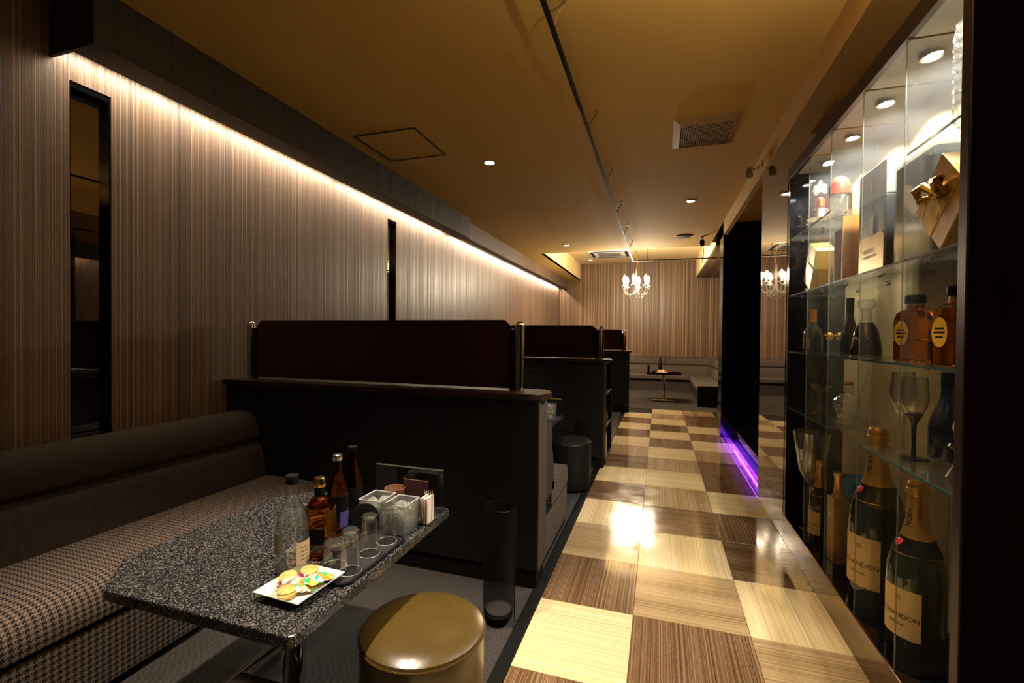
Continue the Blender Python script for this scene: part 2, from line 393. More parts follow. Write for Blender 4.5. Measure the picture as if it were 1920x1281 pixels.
for col, x0, x1 in (('L', -.548, -.101), ('C', -.101, .401), ('R', .401, .903)):
    for k, t in tone[col].items():
        y0 = 2.23+.5*k; wx, wy = x1-x0-.0014, .4986
        if along_y[col](k): o = obj('tile', tile_mesh(wx, wy, t), None, fl, loc=((x0+x1)/2, y0+.25, 0))
        else: o = obj('tile', tile_mesh(wy, wx, t), None, fl, loc=((x0+x1)/2, y0+.25, 0), rot=(0, 0, PI/2))
struct('trim_1', G().box(-.605, -.549, YB, 8.73, -.02, .006, .003), M['black'], 'black floor trim strip between carpet and tiles', 'trim')
g = G(); g.box(XL, -.605, YB, 8.23, -.03, -.001); g.box(XL, -.549, 8.23, YF, -.03, -.0015); g.box(-.549, 1.9, 8.73, YF, -.03, .001)
struct('carpet_floor', g, M['carpet'], 'grey brown ribbed carpet under the booths and far seating', 'carpet')
# ceiling with raised tray at the far room
g = G(); g.box(XL, XR, YB, 8.3, CE, CE+.05); g.box(XL, -2.11, 8.3, YF, CE, CE+.05)
struct('ceiling', g, M['ceiling'], 'low ochre painted plaster ceiling over aisle and booths', 'ceiling')
g = G(); g.box(-2.11, .87, 8.3, YF, TRAY, TRAY+.05); g.box(-2.13, -2.11, 8.3, YF, CE+.0, TRAY); g.box(.87, .89, 8.3, YF, CE, TRAY); g.box(-2.11, .87, 8.28, 8.3, CE+.05, TRAY)
struct('ceiling_tray', g, M['tray'], 'raised pale yellow ceiling tray over the far seating', 'ceiling')
struct('trim_2', G().box(.89, 1.9, 8.3, YF, CE, CE+.05), M['wp_far'], 'soffit right of the raised ceiling tray, wall stripes painted on as reflection', 'soffit')  # wallpaper stripes stand in for the far wall reflected in this underside
# left wall with two mirror slots
def slot_wall():
    g = G(); t = .12; x0, x1 = XL-t, XL
    slots = [(1.445, 1.62, .78, 2.51), (4.13, 4.295, .78, 2.51)]
    ys = [YB] + [v for s in slots for v in s[:2]] + [YF]
    for i in range(0, len(ys), 2): g.box(x0, x1, ys[i], ys[i+1], 0, CE)
    for a, b, z0, z1 in slots: g.box(x0, x1, a, b, 0, z0); g.box(x0, x1, a, b, z1, CE)
    return g, slots
g, slots = slot_wall()
struct('wall_left', g, M['wp_left'], 'long left wall in vertical striped taupe wallpaper', 'wall')
for i, (a, b, z0, z1) in enumerate(slots):
    r = thing('wall_mirror', ['tall narrow black framed mirror slot in left wall above the near sofa', 'narrow dark mirror slot in left wall behind the first divider screen'][i], 'mirror', (XL, (a+b)/2, z0), 0, 'narrow mirrors recessed in the left wall')
    w2 = (b-a)/2; h = z1-z0
    gg = G(); gg.box(-.11, -.004, -w2, -w2+.006, 0, h); gg.box(-.11, -.004, w2-.008, w2, 0, h); gg.box(-.11, -.004, -w2+.006, w2-.008, h-.03, h); gg.box(-.11, -.004, -w2+.006, w2-.008, 0, .012)
    obj('frame', gg, M['gloss_black'], r); obj('mirror_pane', G().box(-.047, -.043, -w2+.006, w2-.008, .012, h-.03), M['mirror_left'], r)
# far wall, back wall, right side
struct('wall_far', G().box(XL, 1.9, YF, YF+.1, 0, TRAY), M['wp_far'], 'far wall in brown striped wallpaper behind the corner sofa', 'wall')
struct('wall_back', G().box(XL, 2.4, YB-.1, YB, 0, CE), M['wp_left'], 'striped wall at the near end of the room', 'wall')
struct('wall_far_right', G().box(1.9, 2.0, 6.95, YF, 0, CE), M['wp_far'], 'striped right wall of the far seating area', 'wall')
# right side: painted bulkhead, mirror band and mirror column
struct('wall_bulkhead', G().box(XR, XR+.05, YB, 6.95, 2.66, CE+.05), M['ceiling'], 'ochre painted bulkhead above the bottle cabinet', 'wall')
g = G(); g.box(XR, XR+.02, 1.50, 2.49, 2.405, 2.66)
mr = struct('wall_mirror_band', g, M['mirror'], 'dark tinted mirror band above the cabinet and mirror column beside it', 'wall mirror')
obj('mirror_panel', G().box(XR, XR+.02, 2.493, 3.405, 2.405, 2.66), M['mirror'], mr)
obj('mirror_panel', G().box(XR, XR+.02, 3.408, 4.20, .004, 2.66), M['mirror'], mr)
struct('wall_right', G().box(XR, XR+.6, YB, 1.545, 0, CE), M['dark_wood'], 'near right wall of very dark glossy wood', 'wall')
# column body behind mirror, passage with step and purple light
struct('wall_column', G().box(XR+.02, 1.9, 3.42, 4.18, 0, CE), M['gloss_black'], 'black return of the column behind the mirror', 'wall')
g = G(); g.box(XR, 2.4, 6.6, 6.95, 0, CE)
struct('wall_passage', g, M['gloss_black'], 'glossy black wall at the far side of the side passage', 'wall')
struct('wall_passage_end', G().box(2.3, 2.4, 4.18, 6.6, 0, CE), M['gloss_black'], 'black end wall of the side passage', 'wall')
struct('ceiling_passage', G().box(XR+.05, 2.4, 4.18, 6.6, 2.82, 2.87), M['ceiling'], 'ochre ceiling inside the side passage', 'ceiling')
g = G(); g.box(.97, 2.3, 4.18, 6.6, 0, .17); g.box(.895, 2.3, 4.18, 6.6, .17, .20, .004); g.box(.895, .905, 4.18, 6.6, .125, .17)
struct('trim_3', g, M['gloss_black'], 'black raised step of the side passage with lit underside', 'step')
led = thing('led_strip', 'purple glowing light strip along the foot of the side passage', 'light strip', (XR, 5.35, 0))
obj('glow_line', G().box(-.002, .003, -1.15, 1.18, .001, .004, .001), M['led'], led)
obj('housing', G().box(.150, .170, -1.15, 1.2, .150, .160), M['black'], led)
lamp('led_light', 'AREA', (.160, .02, .148), P_LED, (.17, .012, 1.0), led, (0, 0, 0), shape='RECTANGLE', size=.012, size_y=2.3)
# soffit along left wall with hidden cove lamps
s1 = thing('trim_4', 'papered soffit box along the left ceiling hiding the cove light', 'soffit', kind='structure')
obj('front_board', G().box(-2.40, -2.381, 1.385, 5.6, 2.597, CE), M['wp_left_dark'], s1)
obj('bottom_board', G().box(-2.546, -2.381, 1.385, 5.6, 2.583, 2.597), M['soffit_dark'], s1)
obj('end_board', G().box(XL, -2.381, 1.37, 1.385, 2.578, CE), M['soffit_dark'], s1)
s2 = thing('trim_5', 'shallower papered soffit continuing to the far end of the left wall', 'soffit', kind='structure')
obj('front_board', G().box(-2.475, -2.455, 5.6, YF, 2.62, CE), M['wp_left'], s2)
obj('bottom_board', G().box(-2.55, -2.455, 5.6, YF, 2.606, 2.62), M['soffit_dark'], s2)
for i, (a, b) in enumerate(((1.42, 3.35), (3.43, 5.5), (5.7, 7.9), (7.98, 10.2), (10.28, 12.6))):
    c = thing('cove_lamp', 'hidden warm tube lamp in the left soffit, %s from the near end' % ['first', 'second', 'third', 'fourth', 'fifth'][i], 'lamp', (-2.600, (a+b)/2, 2.665), 0, 'cove tube lamps')
    h = (b-a)/2
    gg = G(); gg.tube([(0, -h, 0), (0, h, 0)], .008, 8); obj('tube', gg, M['tube'], c)
    obj('batten', G().box(-.02, .02, -h, h, .012, .17), M['white'], c)
    lamp('cove_light', 'AREA', (0, 0, -.012), P_COVE*(b-a), (1, .83, .62), c, (0, 0, 0), shape='RECTANGLE', size=.02, size_y=b-a)

# ================================================================== DIVIDERS
def divider(name, label, x1, y0, dep, top, zc, face, post_x, screen_dy):
    r = thing(name, label, 'divider', (0, y0, 0), 0, 'low booth dividers')
    obj('body', G().box(XL+.002, x1, 0, dep, .10, top), face, r)
    obj('skirting', G().box(XL+.002, x1-.004, .012, dep-.012, 0, .10), M['black'], r)
    pts = [(XL+.002, -.035), (x1-.05, -.035)]
    cx, cy, ra = x1-.06, dep/2, dep/2+.035
    pts = [(XL+.002, cy-ra)] + [(cx+(.11)*math.cos(t), cy+ra*math.sin(t)) for t in [(-PI/2+PI*i/12) for i in range(13)]] + [(XL+.002, cy+ra)]
    obj('counter', G().prism(pts, top, top+.032, .004), M['counter'], r)
    zt = zc; zb = top+.032
    xs0, xs1 = XL+.15, post_x-.05
    ch = .035
    poly = [(xs0, zb+.01), (xs1, zb+.01), (xs1, zt-ch), (xs1-ch, zt), (xs0+ch, zt), (xs0, zt-ch)]
    sm = Matrix.Translation((0, screen_dy, 0)) @ Matrix.Rotation(PI/2, 4, 'X')
    obj('screen', G().prism(poly, -.005, .005, .001, sm), M['panel_brown'], r)
    for px in (XL+.095, post_x):
        gg = G(); rr = .026; h = zt-zb-.005
        gg.lathe([(0, 0), (rr, 0), (rr, h-rr)] + [(rr*math.cos(a), h-rr+rr*math.sin(a)) for a in (.4, .8, 1.2)] + [(0, h)], 20, (px, screen_dy, zb))
        p = obj('post', gg, M['chrome'], r, True)
        s = 1 if px < -2 else -1
        obj('clamp', G().box(min(px+s*.02, px+s*.055), max(px+s*.02, px+s*.055), screen_dy-.014, screen_dy+.014, zb, zt-.05, .003), M['gloss_black'], p)
    return r
d1 = divider('booth_divider', 'low black booth divider behind the near table with maroon screen and chrome posts', -.588, 2.28, .17, .985, 1.40, M['black_lam'], -.718, .10)
obj('end_panel', G().box(-.5875, -.580, .006, .17, .10, .985), M['end_brown'], d1)
d2 = divider('booth_divider', 'textured booth divider with an end niche of books beside the second stool', -.512, 4.61, .16, 1.055, 1.425, M['emboss'], -.56, .10)
d3 = divider('booth_divider', 'farthest low booth divider next to the far seating area', -.49, 8.16, .17, 1.04, 1.435, M['black_lam'], -.57, .10)
# display niche standing behind the second divider
nc = thing('shelf_unit', 'narrow black end shelf unit behind the second divider facing the aisle', 'shelf', (-.70, 4.78, 0))
gg = G(); gg.box(-.02, .0, 0, .62, 0, 1.05); gg.box(0, .19, 0, .02, 0, 1.05); gg.box(0, .19, .60, .62, 0, 1.05)
obj('carcass', gg, M['black_lam'], nc)
for z in (.02, .36, .70, 1.03): obj('shelf', G().box(0, .19, .02, .60, z, z+.02), M['black_lam'], nc)
for i, (cm, w_, h_) in enumerate(((M['orange'], .03, .24), (M['purple'], .025, .22), (M['cream'], .03, .25), (M['red_seal'], .02, .21))):
    b = thing('book', ['orange spined book', 'purple spined book', 'cream spined book', 'red spined book'][i]+' on the lowest shelf of the end niche', 'book', (-.60, 4.86+.035*i, .04), 0, 'books in the end niche')
    obj('cover', G().box(-.08, .08, -w_/2, w_/2, 0, h_, .002), cm, b); obj('pages', G().box(-.075, .0805, -w_/2+.004, w_/2-.004, .004, h_-.004), M['cream'], b)
bowl = thing('glass_bowl', 'clear round glass bowl on the middle shelf of the end niche', 'bowl', (-.60, 5.0, .38))
obj('bowl', G().lathe([(0, 0), (.05, 0), (.085, .06), (.075, .14), (.06, .17), (.056, .168), (.071, .14), (.08, .06), (.045, .006), (0, .006)], 24), M['crystal'], bowl, True)

# ================================================================== SOFAS
def rounded(pts_r):
    return pts_r
def channel_profile(top=.82, sx=0.0):
    """side profile of the backrest in (x,z); front faces +x; wall side at x=0"""
    seat = .40
    lower = [(.10, seat-.03), (.33, seat-.03), (.335, seat+.03), (.305, .56), (.285, .615), (.255, .638), (.10, .64)]
    upper = [(.06, .636), (.255, .640), (.275, .665), (.268, .72), (.245, .775), (.205, .808), (.14, .82), (.08, .815), (.06, .80)]
    return lower, upper
def straight_sofa(name, label, L, loc, rz, group='upholstered booth sofas'):
    r = thing(name, label, 'sofa', loc, rz, group)
    lo, up = channel_profile()
    path = [((0, -L/2), (1, 0)), ((0, L/2), (1, 0))]
    obj('lower_back', G().sweep(lo, path), M['couch_back'], r, True)
    obj('upper_back', G().sweep(up, path), M['couch_back'], r, True)
    fr = .79
    prof = [(.28, .28), (fr-.03, .275), (fr-.005, .285), (fr+.0, .32), (fr-.012, .375), (fr-.045, .408), (fr-.1, .42), (.45, .425), (.28, .42)]
    obj('seat', G().sweep(prof, path), M['hound'], r, True)
    obj('front_panel', G().box(.05, fr-.012, -L/2+.003, L/2-.003, .03, .262, .006), M['hound'], r)
    obj('plinth', G().box(.05, fr-.04, -L/2+.01, L/2-.01, 0, .03), M['black'], r)
    obj('gap_strip', G().box(.05, fr-.035, -L/2+.005, L/2-.005, .262, .278), M['black_rough'], r)
    obj('back_frame', G().box(0.0, .10, -L/2, L/2, .05, .79, .01), M['couch_back'], r)
    return r
straight_sofa('booth_sofa', 'long dark brown sofa with houndstooth seat along the left wall in front', 3.65, (XL+.003, .45, 0), 0)
straight_sofa('booth_sofa', 'sofa with houndstooth seat backing onto the first divider, only its end showing', 2.05, (-1.635, 2.455, 0), PI/2)
straight_sofa('booth_sofa', 'sofa behind the second divider beside the end niche', 1.9, (-1.70, 4.79, 0), PI/2)
# far corner sofa
fs = thing('corner_sofa', 'taupe U shaped corner sofa with channelled back along the far wall', 'sofa', (0, 0, 0))
def corner_path(off):
    """path of the wall side moved inwards by off, normal pointing into the room"""
    P = []; R = .9; cx, cy = 1.62-R, YF-.02-R
    for x in (XL+.01, -1.9, -1.0, -.1): P.append(((x, YF-.02), (0, -1)))
    for i in range(11):
        a = PI/2 - (PI/2)*i/10; P.append(((cx+R*math.cos(a), cy+R*math.sin(a)), (-math.cos(a), -math.sin(a))))
    for y in (11.0, 10.2, 9.32): P.append(((1.62, y), (-1, 0)))
    return P
cp = corner_path(0)
lo = [(.2, .37), (.48, .37), (.47, .45), (.44, .57), (.40, .605), (.2, .61)]
up = [(.05, .605), (.40, .612), (.42, .64), (.41, .73), (.37, .79), (.30, .81), (.12, .81), (.05, .78)]
obj('lower_back', G().sweep(lo, cp), M['far_couch'], fs, True); obj('upper_back', G().sweep(up, cp), M['far_couch'], fs, True)
st = [(.3, .27), (.90, .265), (.93, .29), (.93, .36), (.90, .39), (.85, .40), (.3, .40)]
obj('seat', G().sweep(st, cp[:-1]+[((1.62, 9.32), (-1, 0))]), M['far_couch'], fs, True)
obj('base', G().sweep([(.05, 0), (.86, 0), (.86, .265), (.05, .265)], cp), M['end_brown'], fs)
obj('end_panel', G().box(.70, 1.60, 9.285, 9.318, .0, .40, .015), M['black_rough'], fs)
for x in (-1.3, .15): obj('seam', G().box(x-.004, x+.004, YF-.45, YF-.415, .40, .80, .003), M['black_rough'], fs)

# ================================================================== TABLES
def chamfered(x0, x1, y0, y1, c):
    return [(x0+c, y0), (x1-.012, y0), (x1, y0+.012), (x1, y1-.012), (x1-.012, y1), (x0+c, y1), (x0, y1-c), (x0, y0+c)]
def pedestal_table(name, label, loc, wx, wy, z, top_mat, cham=.02, th=.032, rz=0, along_y=False):
    r = thing(name, label, 'table', loc, rz, 'pedestal tables')
    obj('tabletop', G().prism(chamfered(-wx/2, wx/2, -wy/2, wy/2, cham), z-th, z, .004), top_mat, r)
    gg = G(); gg.lathe([(.0, .045), (.038, .045), (.038, z-th-.01), (.09, z-th-.01), (.09, z-th), (0, z-th)], 24)
    obj('column', gg, M['chrome'], r, True)
    if along_y:                                  # two bars across, joined by a cross bar
        for q in (-1, 1):
            b = G(); b.box(q*.27-.028, q*.27+.028, -.30, .30, .006, .045, .012, 3); obj('base_bar', b, M['chrome'], r, True)
        obj('cross_bar', G().box(-.27, .27, -.03, .03, .012, .05, .006), M['chrome'], r)
        feet = [(sx*.27, sy*.27) for sx in (-1, 1) for sy in (-1, 1)]
    else:
        for q in (-1, 1):
            b = G(); b.box(-.20, .20, q*.13-.025, q*.13+.025, .006, .045, .012, 3); obj('base_bar', b, M['chrome'], r, True)
        obj('cross_bar', G().box(-.05, .05, -.13, .13, .012, .05, .006), M['chrome'], r)
        feet = [(sx*.17, sy*.13) for sx in (-1, 1) for sy in (-1, 1)]
    for fx, fy in feet: obj('foot', G().cyl((fx, fy, 0), .018, .008, 12), M['black'], r)
    return r
TZ = .60
pedestal_table('lounge_table', 'speckled black granite table in front set with bottles and a snack plate', (-1.206, 1.29, 0), .79, .86, TZ, M['granite'], .14, along_y=True)
pedestal_table('lounge_table', 'second booth table behind the first divider holding a glass ice pail', (-1.25, 3.82, 0), .86, .62, TZ, M['granite'], .05)
pedestal_table('lounge_table', 'small dark table on the far carpet with bottle and fruit', (.10, 9.95, 0), .66, .60, .585, M['dark_wood'], .02)

# ================================================================== STOOLS AND STANDS
def stool(label, loc, mat):
    r = thing('round_stool', label, 'stool', loc, 0, 'round upholstered stools')
    R = .19
    gg = G(); gg.lathe([(0, .02), (R-.008, .02), (R-.004, .035), (R, .10), (R, .36), (R-.002, .392), (R-.006, .396), (0, .396)], 48); obj('drum', gg, mat, r, True)
    gg = G(); gg.lathe([(0, .394), (R-.004, .394), (R+.002, .400), (R-.002, .410), (R-.02, .420), (R-.06, .428), (R-.12, .432), (0, .433)], 48); obj('cushion', gg, mat, r, True)
    gg = G(); gg.tube([((R+.001)*math.cos(2*PI*i/48), (R+.001)*math.sin(2*PI*i/48), .399) for i in range(48)], .0035, 6, True); obj('piping', gg, mat, r, True)
    obj('base_ring', G().cyl((0, 0, 0), R-.02, .022, 32), M['black'], r)
    return r
stool('olive brown leather drum stool beside the granite table', (-.688, 1.268, 0), M['olive'])
stool('black leather drum stool in the second booth', (-.735, 3.95, 0), M['stool_black'])
M['black_mesh'] = simple('black_mesh', (.004, .0035, .003), .6, 0, Alpha=.42, Specular_IOR_Level=.1)
def ash_stand(label, loc):
    r = thing('umbrella_stand', label, 'stand', loc, 0, 'black tube stands')
    R = .072; H = .53
    gg = G(); gg.lathe([(R, .055), (R, H), (R-.003, H), (R-.003, .055)], 32, close=True); obj('tube_body', gg, M['black_mesh'], r, True)
    gg = G(); gg.tube([(R*math.cos(2*PI*i/32), R*math.sin(2*PI*i/32), H) for i in range(32)], .003, 6, True); obj('rim', gg, M['gloss_black'], r, True)
    gg = G(); gg.lathe([(0, .012), (.05, .008), (.066, .03), (.066, .045), (.06, .05), (0, .062)], 32); d = obj('base_dish', gg, M['black'], r, True)
    n_ = G(); n_.lathe([(0, .066), (.03, .064), (.056, .055), (.056, .050), (0, .058)], 32); obj('mesh_pad', n_, M['pad'], d, True)
    gg = G(); gg.tube([(R+.006, .0, H), (R+.006, 0, .03), (R+.028, -.02, .006)], .003, 6); gg.tube([(R+.006, 0, .03), (R+.01, -.035, .006)], .003, 6); obj('rod', gg, M['black'], r, True)
    for a in (2.2, 4.0):
        obj('foot', G().cyl((.05*math.cos(a), .05*math.sin(a), 0), .01, .012, 10), M['black'], r)
    return r
def pad():
    n = N('mesh_pad'); x = n.xyz(); a = n.math('SINE', n.math('MULTIPLY', n.math('ADD', x[0], x[1]), 1100.0)); b = n.math('SINE', n.math('MULTIPLY', n.math('SUBTRACT', x[0], x[1]), 1100.0))
    n.set(Base_Color=n.ramp(n.math('ADD', n.math('MULTIPLY', a, b), .4), [(.3, (.02, .017, .016)), (.6, (.42, .33, .30))]), Roughness=.6); return n.m
M['pad'] = pad()
ash_stand('slim black tube stand at the foot of the first divider', (-.690, 1.985, 0))
ash_stand('slim black tube stand behind the black stool', (-.685, 4.36, 0))

# ================================================================== CEILING FITTINGS
def downlight(label, x, y, z, on=1.0, spot=1.35, blend=.7):
    r = thing('downlight', label, 'light', (x, y, z), 0, 'recessed ceiling downlights')
    obj('trim_ring', G().lathe([(.042, -.006), (.056, -.006), (.058, 0), (.042, 0)], 32, close=True), M['fixture'], r, True)
    obj('lens', G().cyl((0, 0, -.003), .042, .003, 24), M['lens'], r)
    lamp('spot', 'SPOT', (0, 0, -.012), P_SPOT*on, WARM, r, (0, 0, 0), spot_size=spot, spot_blend=blend, shadow_soft_size=.035)
    return r
downlight('bright recessed downlight beside the ceiling hatch', -1.445, 3.813, CE, .8, 1.0)
downlight('recessed downlight near the air vent over the aisle', .316, 5.517, CE, .6)
downlight('recessed downlight just before the raised ceiling tray', -1.503, 7.633, CE, .8)
downlight('recessed downlight in the raised ceiling tray at the far wall', -1.74, 12.1, TRAY, .6)
downlight('recessed downlight over the near end of the aisle', .25, 1.75, CE, .95, .82, .55)
downlight('recessed downlight directly above the granite table', -1.19, 1.14, CE, P_TABLE/P_SPOT, 1.05)
downlight('recessed downlight above the near end of the front sofa', -1.445, -.6, CE, .2)
downlight('recessed downlight above the aisle behind the viewer', .25, -.7, CE, .7)
sc_ = thing('added_uplight', 'added unseen uplight on the near dark wood wall, brightening the ceiling', 'light', (XR-.002, .72, 1.82))  # unseen lamp, added to brighten the ceiling from the right side
obj('back_plate', G().box(-.02, 0, -.06, .06, -.10, .10, .004), M['steel'], sc_)
obj('shade', G().lathe([(.03, -.06), (.06, .06), (.057, .06), (.028, -.056)], 24, (-.08, 0, 0), close=True), M['steel'], sc_, True)
gg = G(); gg.tube([(-.01, 0, -.03), (-.08, 0, -.058)], .008, 8); obj('arm', gg, M['steel'], sc_, True)
gg = G(); gg.ball((-.08, 0, .0), .022, 12, 8); obj('bulb', gg, M['lens'], sc_, True)
lamp('added_uplight_spot', 'SPOT', (-.08, 0, .035), P_ADDED_UPLIGHT, WARM, sc_, (PI, 0, 0), spot_size=2.5, spot_blend=.6, shadow_soft_size=.03)
hatch = thing('ceiling_hatch', 'square ceiling access hatch with thin dark frame', 'hatch', (-2.0, 3.277, CE))
gg = G(); a = .268
for x0, x1, y0, y1 in ((-a, a, -a, -a+.016), (-a, a, a-.016, a), (-a, -a+.016, -a+.016, a-.016), (a-.016, a, -a+.016, a-.016)): gg.box(x0, x1, y0, y1, -.004, 0)
obj('frame', gg, M['soffit_dark'], hatch); obj('panel', G().box(-a+.018, a-.018, -a+.018, a-.018, -.002, 0), M['ceiling'], hatch)
vt = thing('ceiling_vent', 'cream rectangular ceiling air vent with square grid', 'vent', (.30, 3.69, CE))
gg = G(); X, Y = .222, .262; ix, iy = .172, .20
gg.poly([(-X, -Y, 0), (X, -Y, 0), (X, Y, 0), (-X, Y, 0), (-ix, -iy, -.028), (ix, -iy, -.028), (ix, iy, -.028), (-ix, iy, -.028), (-ix, -iy, -.012), (ix, -iy, -.012), (ix, iy, -.012), (-ix, iy, -.012)],
        [(0, 1, 5, 4), (1, 2, 6, 5), (2, 3, 7, 6), (3, 0, 4, 7), (4, 5, 9, 8), (5, 6, 10, 9), (6, 7, 11, 10), (7, 4, 8, 11)])
obj('frame', gg, M['vent'], vt); obj('backing', G().box(-ix, ix, -iy, iy, -.008, -.004), M['black_rough'], vt)
gg = G()
for i in range(1, 22): x = -ix+2*ix*i/22; gg.box(x-.0019, x+.0019, -iy, iy, -.024, -.021)
for i in range(1, 18): y = -iy+2*iy*i/18; gg.box(-ix, ix, y-.0022, y+.0022, -.0215, -.0185)
o = obj('grid', gg, M['vent_grid'], vt); o['kind'] = 'stuff'
def speaker(label, x, y):
    r = thing('ceiling_speaker', label, 'speaker', (x, y, CE))
    obj('rim', G().lathe([(.118, 0), (.125, -.006), (.115, -.012), (.108, -.006)], 32, close=True), M['soffit_dark'], r, True)
    obj('grille', G().lathe([(0, -.010), (.09, -.010), (.112, -.006), (.112, 0), (0, 0)], 32), M['fixture_dark'], r, True)
M['fixture_dark'] = simple('speaker_grille', (.08, .045, .02), .6)
speaker('round brown ceiling speaker before the raised tray', .333, 7.406)
# hanging curtain rail with hooks
def hook(parent, x, y, z0, z1, dx=.05):
    gg = G(); gg.tube([(x+dx, y+.02, z1-.002), (x+dx, y+.02, z1-.02), (x+dx*.4, y-.005, (z0+z1)/2), (x, y, z0+.012), (x-.008, y, z0)], .0055, 6)
    gg.cyl((x+dx, y+.02, z1-.006), .014, .006, 10)
    return obj('hook', gg, M['vent_grid'], parent, True)
rail = thing('ceiling_rail', 'long black rail hung on hooks below the ceiling along the aisle', 'rail', (-.475, 0, 2.70))
gg = G(); gg.box(-.011, .011, -.5, 8.62, -.008, .010, .003); obj('bar', gg, M['black'], rail)
obj('bare_patch', G().box(-.0115, -.004, 2.78, 3.55, -.0086, -.007), M['vent'], rail)
for y in (.9, 2.05, 3.14, 4.25, 5.35, 6.45, 7.55): hook(rail, 0, y, 0, CE-2.70)
rail2 = thing('cross_rail', 'black crosswise rail hung below the raised ceiling tray edge', 'rail', (.20, 8.70, 2.70))
gg = G(); gg.box(-.70, .75, -.011, .011, -.008, .010, .003); obj('bar', gg, M['black'], rail2)
for x in (-.42, .52):
    gg = G(); gg.tube([(x, 0, .0), (x+.01, 0, .30), (x, 0, TRAY-2.70-.002)], .004, 6); obj('hanger', gg, M['black'], rail2, True)
gg = G(); gg.tube([(-.55, 0, 0), (-.64, .05, .20), (-.66, .10, TRAY-2.70-.002)], .004, 6); obj('hanger', gg, M['black'], rail2, True)
pn = thing('pendant_sensor', 'small black sensor hanging on a wire from the ceiling near the cross rail', 'sensor', (.60, 7.50, CE))
obj('mount', G().cyl((0, 0, -.03), .022, .03, 16), M['vent'], pn, True)
gg = G(); gg.lathe([(0, -.15), (.025, -.145), (.034, -.12), (.034, -.07), (.022, -.045), (0, -.04)], 20); obj('body', gg, M['black'], pn, True)
gg = G(); gg.tube([(.01, 0, -.15), (.02, 0, -.24), (.01, 0, -.40)], .003, 6); gg.tube([(-.008, 0, -.15), (-.012, 0, -.25), (.01, 0, -.40)], .003, 6); obj('wire', gg, M['counter'], pn, True)
sp = thing('spot_sensor', 'small grey swivel spotlight fixed on the ochre bulkhead', 'spotlight', (.775, 4.30, 2.74))
gg = G(); gg.cyl((0, 0, 0), .02, .012, 16, mat=Matrix.Rotation(-PI/2, 4, 'Y')); obj('mount', gg, M['pet'], sp, True)
gg = G(); gg.tube([(-.01, 0, 0), (-.07, 0, -.02)], .006, 8); obj('arm', gg, M['pet'], sp, True)
gg = G(); gg.lathe([(0, 0), (.016, .002), (.026, .03), (.028, .085), (.022, .09), (0, .075)], 20, (-.075, 0, 0), Matrix.Rotation(PI-.45, 4, 'X')); obj('head', gg, M['pet'], sp, True)
ac = thing('ceiling_cassette', 'white square ceiling air conditioner cassette in the raised tray', 'air conditioner', (-1.15, 11.2, TRAY))
obj('panel', G().box(-.47, .47, -.47, .47, -.035, 0, .01), M['white'], ac)
obj('grille', G().box(-.26, .26, -.26, .26, -.042, -.034, .004), M['lid_grey'], ac)
for x0, x1, y0, y1 in ((-.34, .34, -.43, -.36), (-.34, .34, .36, .43), (-.43, -.36, -.34, .34), (.36, .43, -.34, .34)): obj('louvre', G().box(x0, x1, y0, y1, -.041, -.034, .003), M['soffit_dark'], ac)
hp = thing('ceiling_hatch', 'white ceiling panel with dark edge in the raised tray', 'hatch', (.15, 9.9, TRAY))
obj('panel', G().box(-.3, .3, -.3, .3, -.008, 0), M['white'], hp)
gg = G(); a = .315
for x0, x1, y0, y1 in ((-a, a, -a, -a+.015), (-a, a, a-.015, a), (-a, -a+.015, -a+.015, a-.015), (a-.015, a, -a+.015, a-.015)): gg.box(x0, x1, y0, y1, -.010, 0)
obj('frame', gg, M['soffit_dark'], hp)

# ================================================================== CHANDELIER
ch = thing('chandelier', 'glowing crystal chandelier with candle bulbs hanging in the far room', 'chandelier', (-.45, 9.5, 2.0))
gg = G(); gg.cyl((0, 0, 1.285), .07, .024, 24); obj('ceiling_rose', gg, M['gold'], ch, True)
gg = G(); gg.tube([(0, 0, 1.29), (.012, 0, 1.1), (-.006, .01, .95), (.03, 0, .82), (0, 0, .66)], .005, 6); obj('cord', gg, M['gold'], ch, True)
gg = G(); gg.lathe([(0, .06), (.02, .07), (.035, .11), (.02, .15), (.03, .20), (.05, .24), (.025, .29), (.018, .42), (.03, .48), (.018, .55), (.012, .66), (0, .67)], 20); obj('stem', gg, M['crystal'], ch, True)
drop = G().ball((0, 0, -.018), .010, 6, 4, 1, 1, 1.7).mesh('crystal_drop', M['crystal'])
armm = G(); armm.tube([(.03, 0, .22), (.10, 0, .15), (.18, 0, .16), (.235, 0, .22), (.24, 0, .30)], .008, 8)
armm = armm.mesh('arm', M['crystal'], True)
cup = G(); cup.lathe([(0, .30), (.02, .30), (.048, .325), (.045, .33), (.018, .31), (.016, .32), (.016, .40), (0, .40)], 16, (.24, 0, 0)); cup = cup.mesh('candle_cup', M['white'], True)
bl = G(); bl.lathe([(0, .40), (.012, .40), (.026, .43), (.028, .46), (.018, .50), (.006, .535), (0, .54)], 14, (.24, 0, 0)); bl = bl.mesh('bulb', M['bulb'], True)
for i in range(6):
    a = 2*PI*i/6+.35
    ar = obj('arm', armm, None, ch, rot=(0, 0, a))
    obj('candle_cup', cup, None, ar); obj('bulb', bl, None, ar)
    for rr, zz in ((.24, .295), (.21, .185), (.14, .15), (.265, .30), (.215, .30)): obj('crystal_drop', drop, None, ar, loc=(rr, .012*((i+int(rr*100)) % 3-1), zz))
    lamp('bulb_light', 'POINT', (.30*math.cos(a), .30*math.sin(a), .46), P_BULB, (1, .82, .58), ch, shadow_soft_size=.03)
for ring, (rr, zz, n_) in enumerate(((.13, .12, 12), (.09, .085, 9), (.05, .05, 6))):
    for i in range(n_):
        a = 2*PI*i/n_; obj('crystal_drop', drop, None, ch, loc=(rr*math.cos(a), rr*math.sin(a), zz))
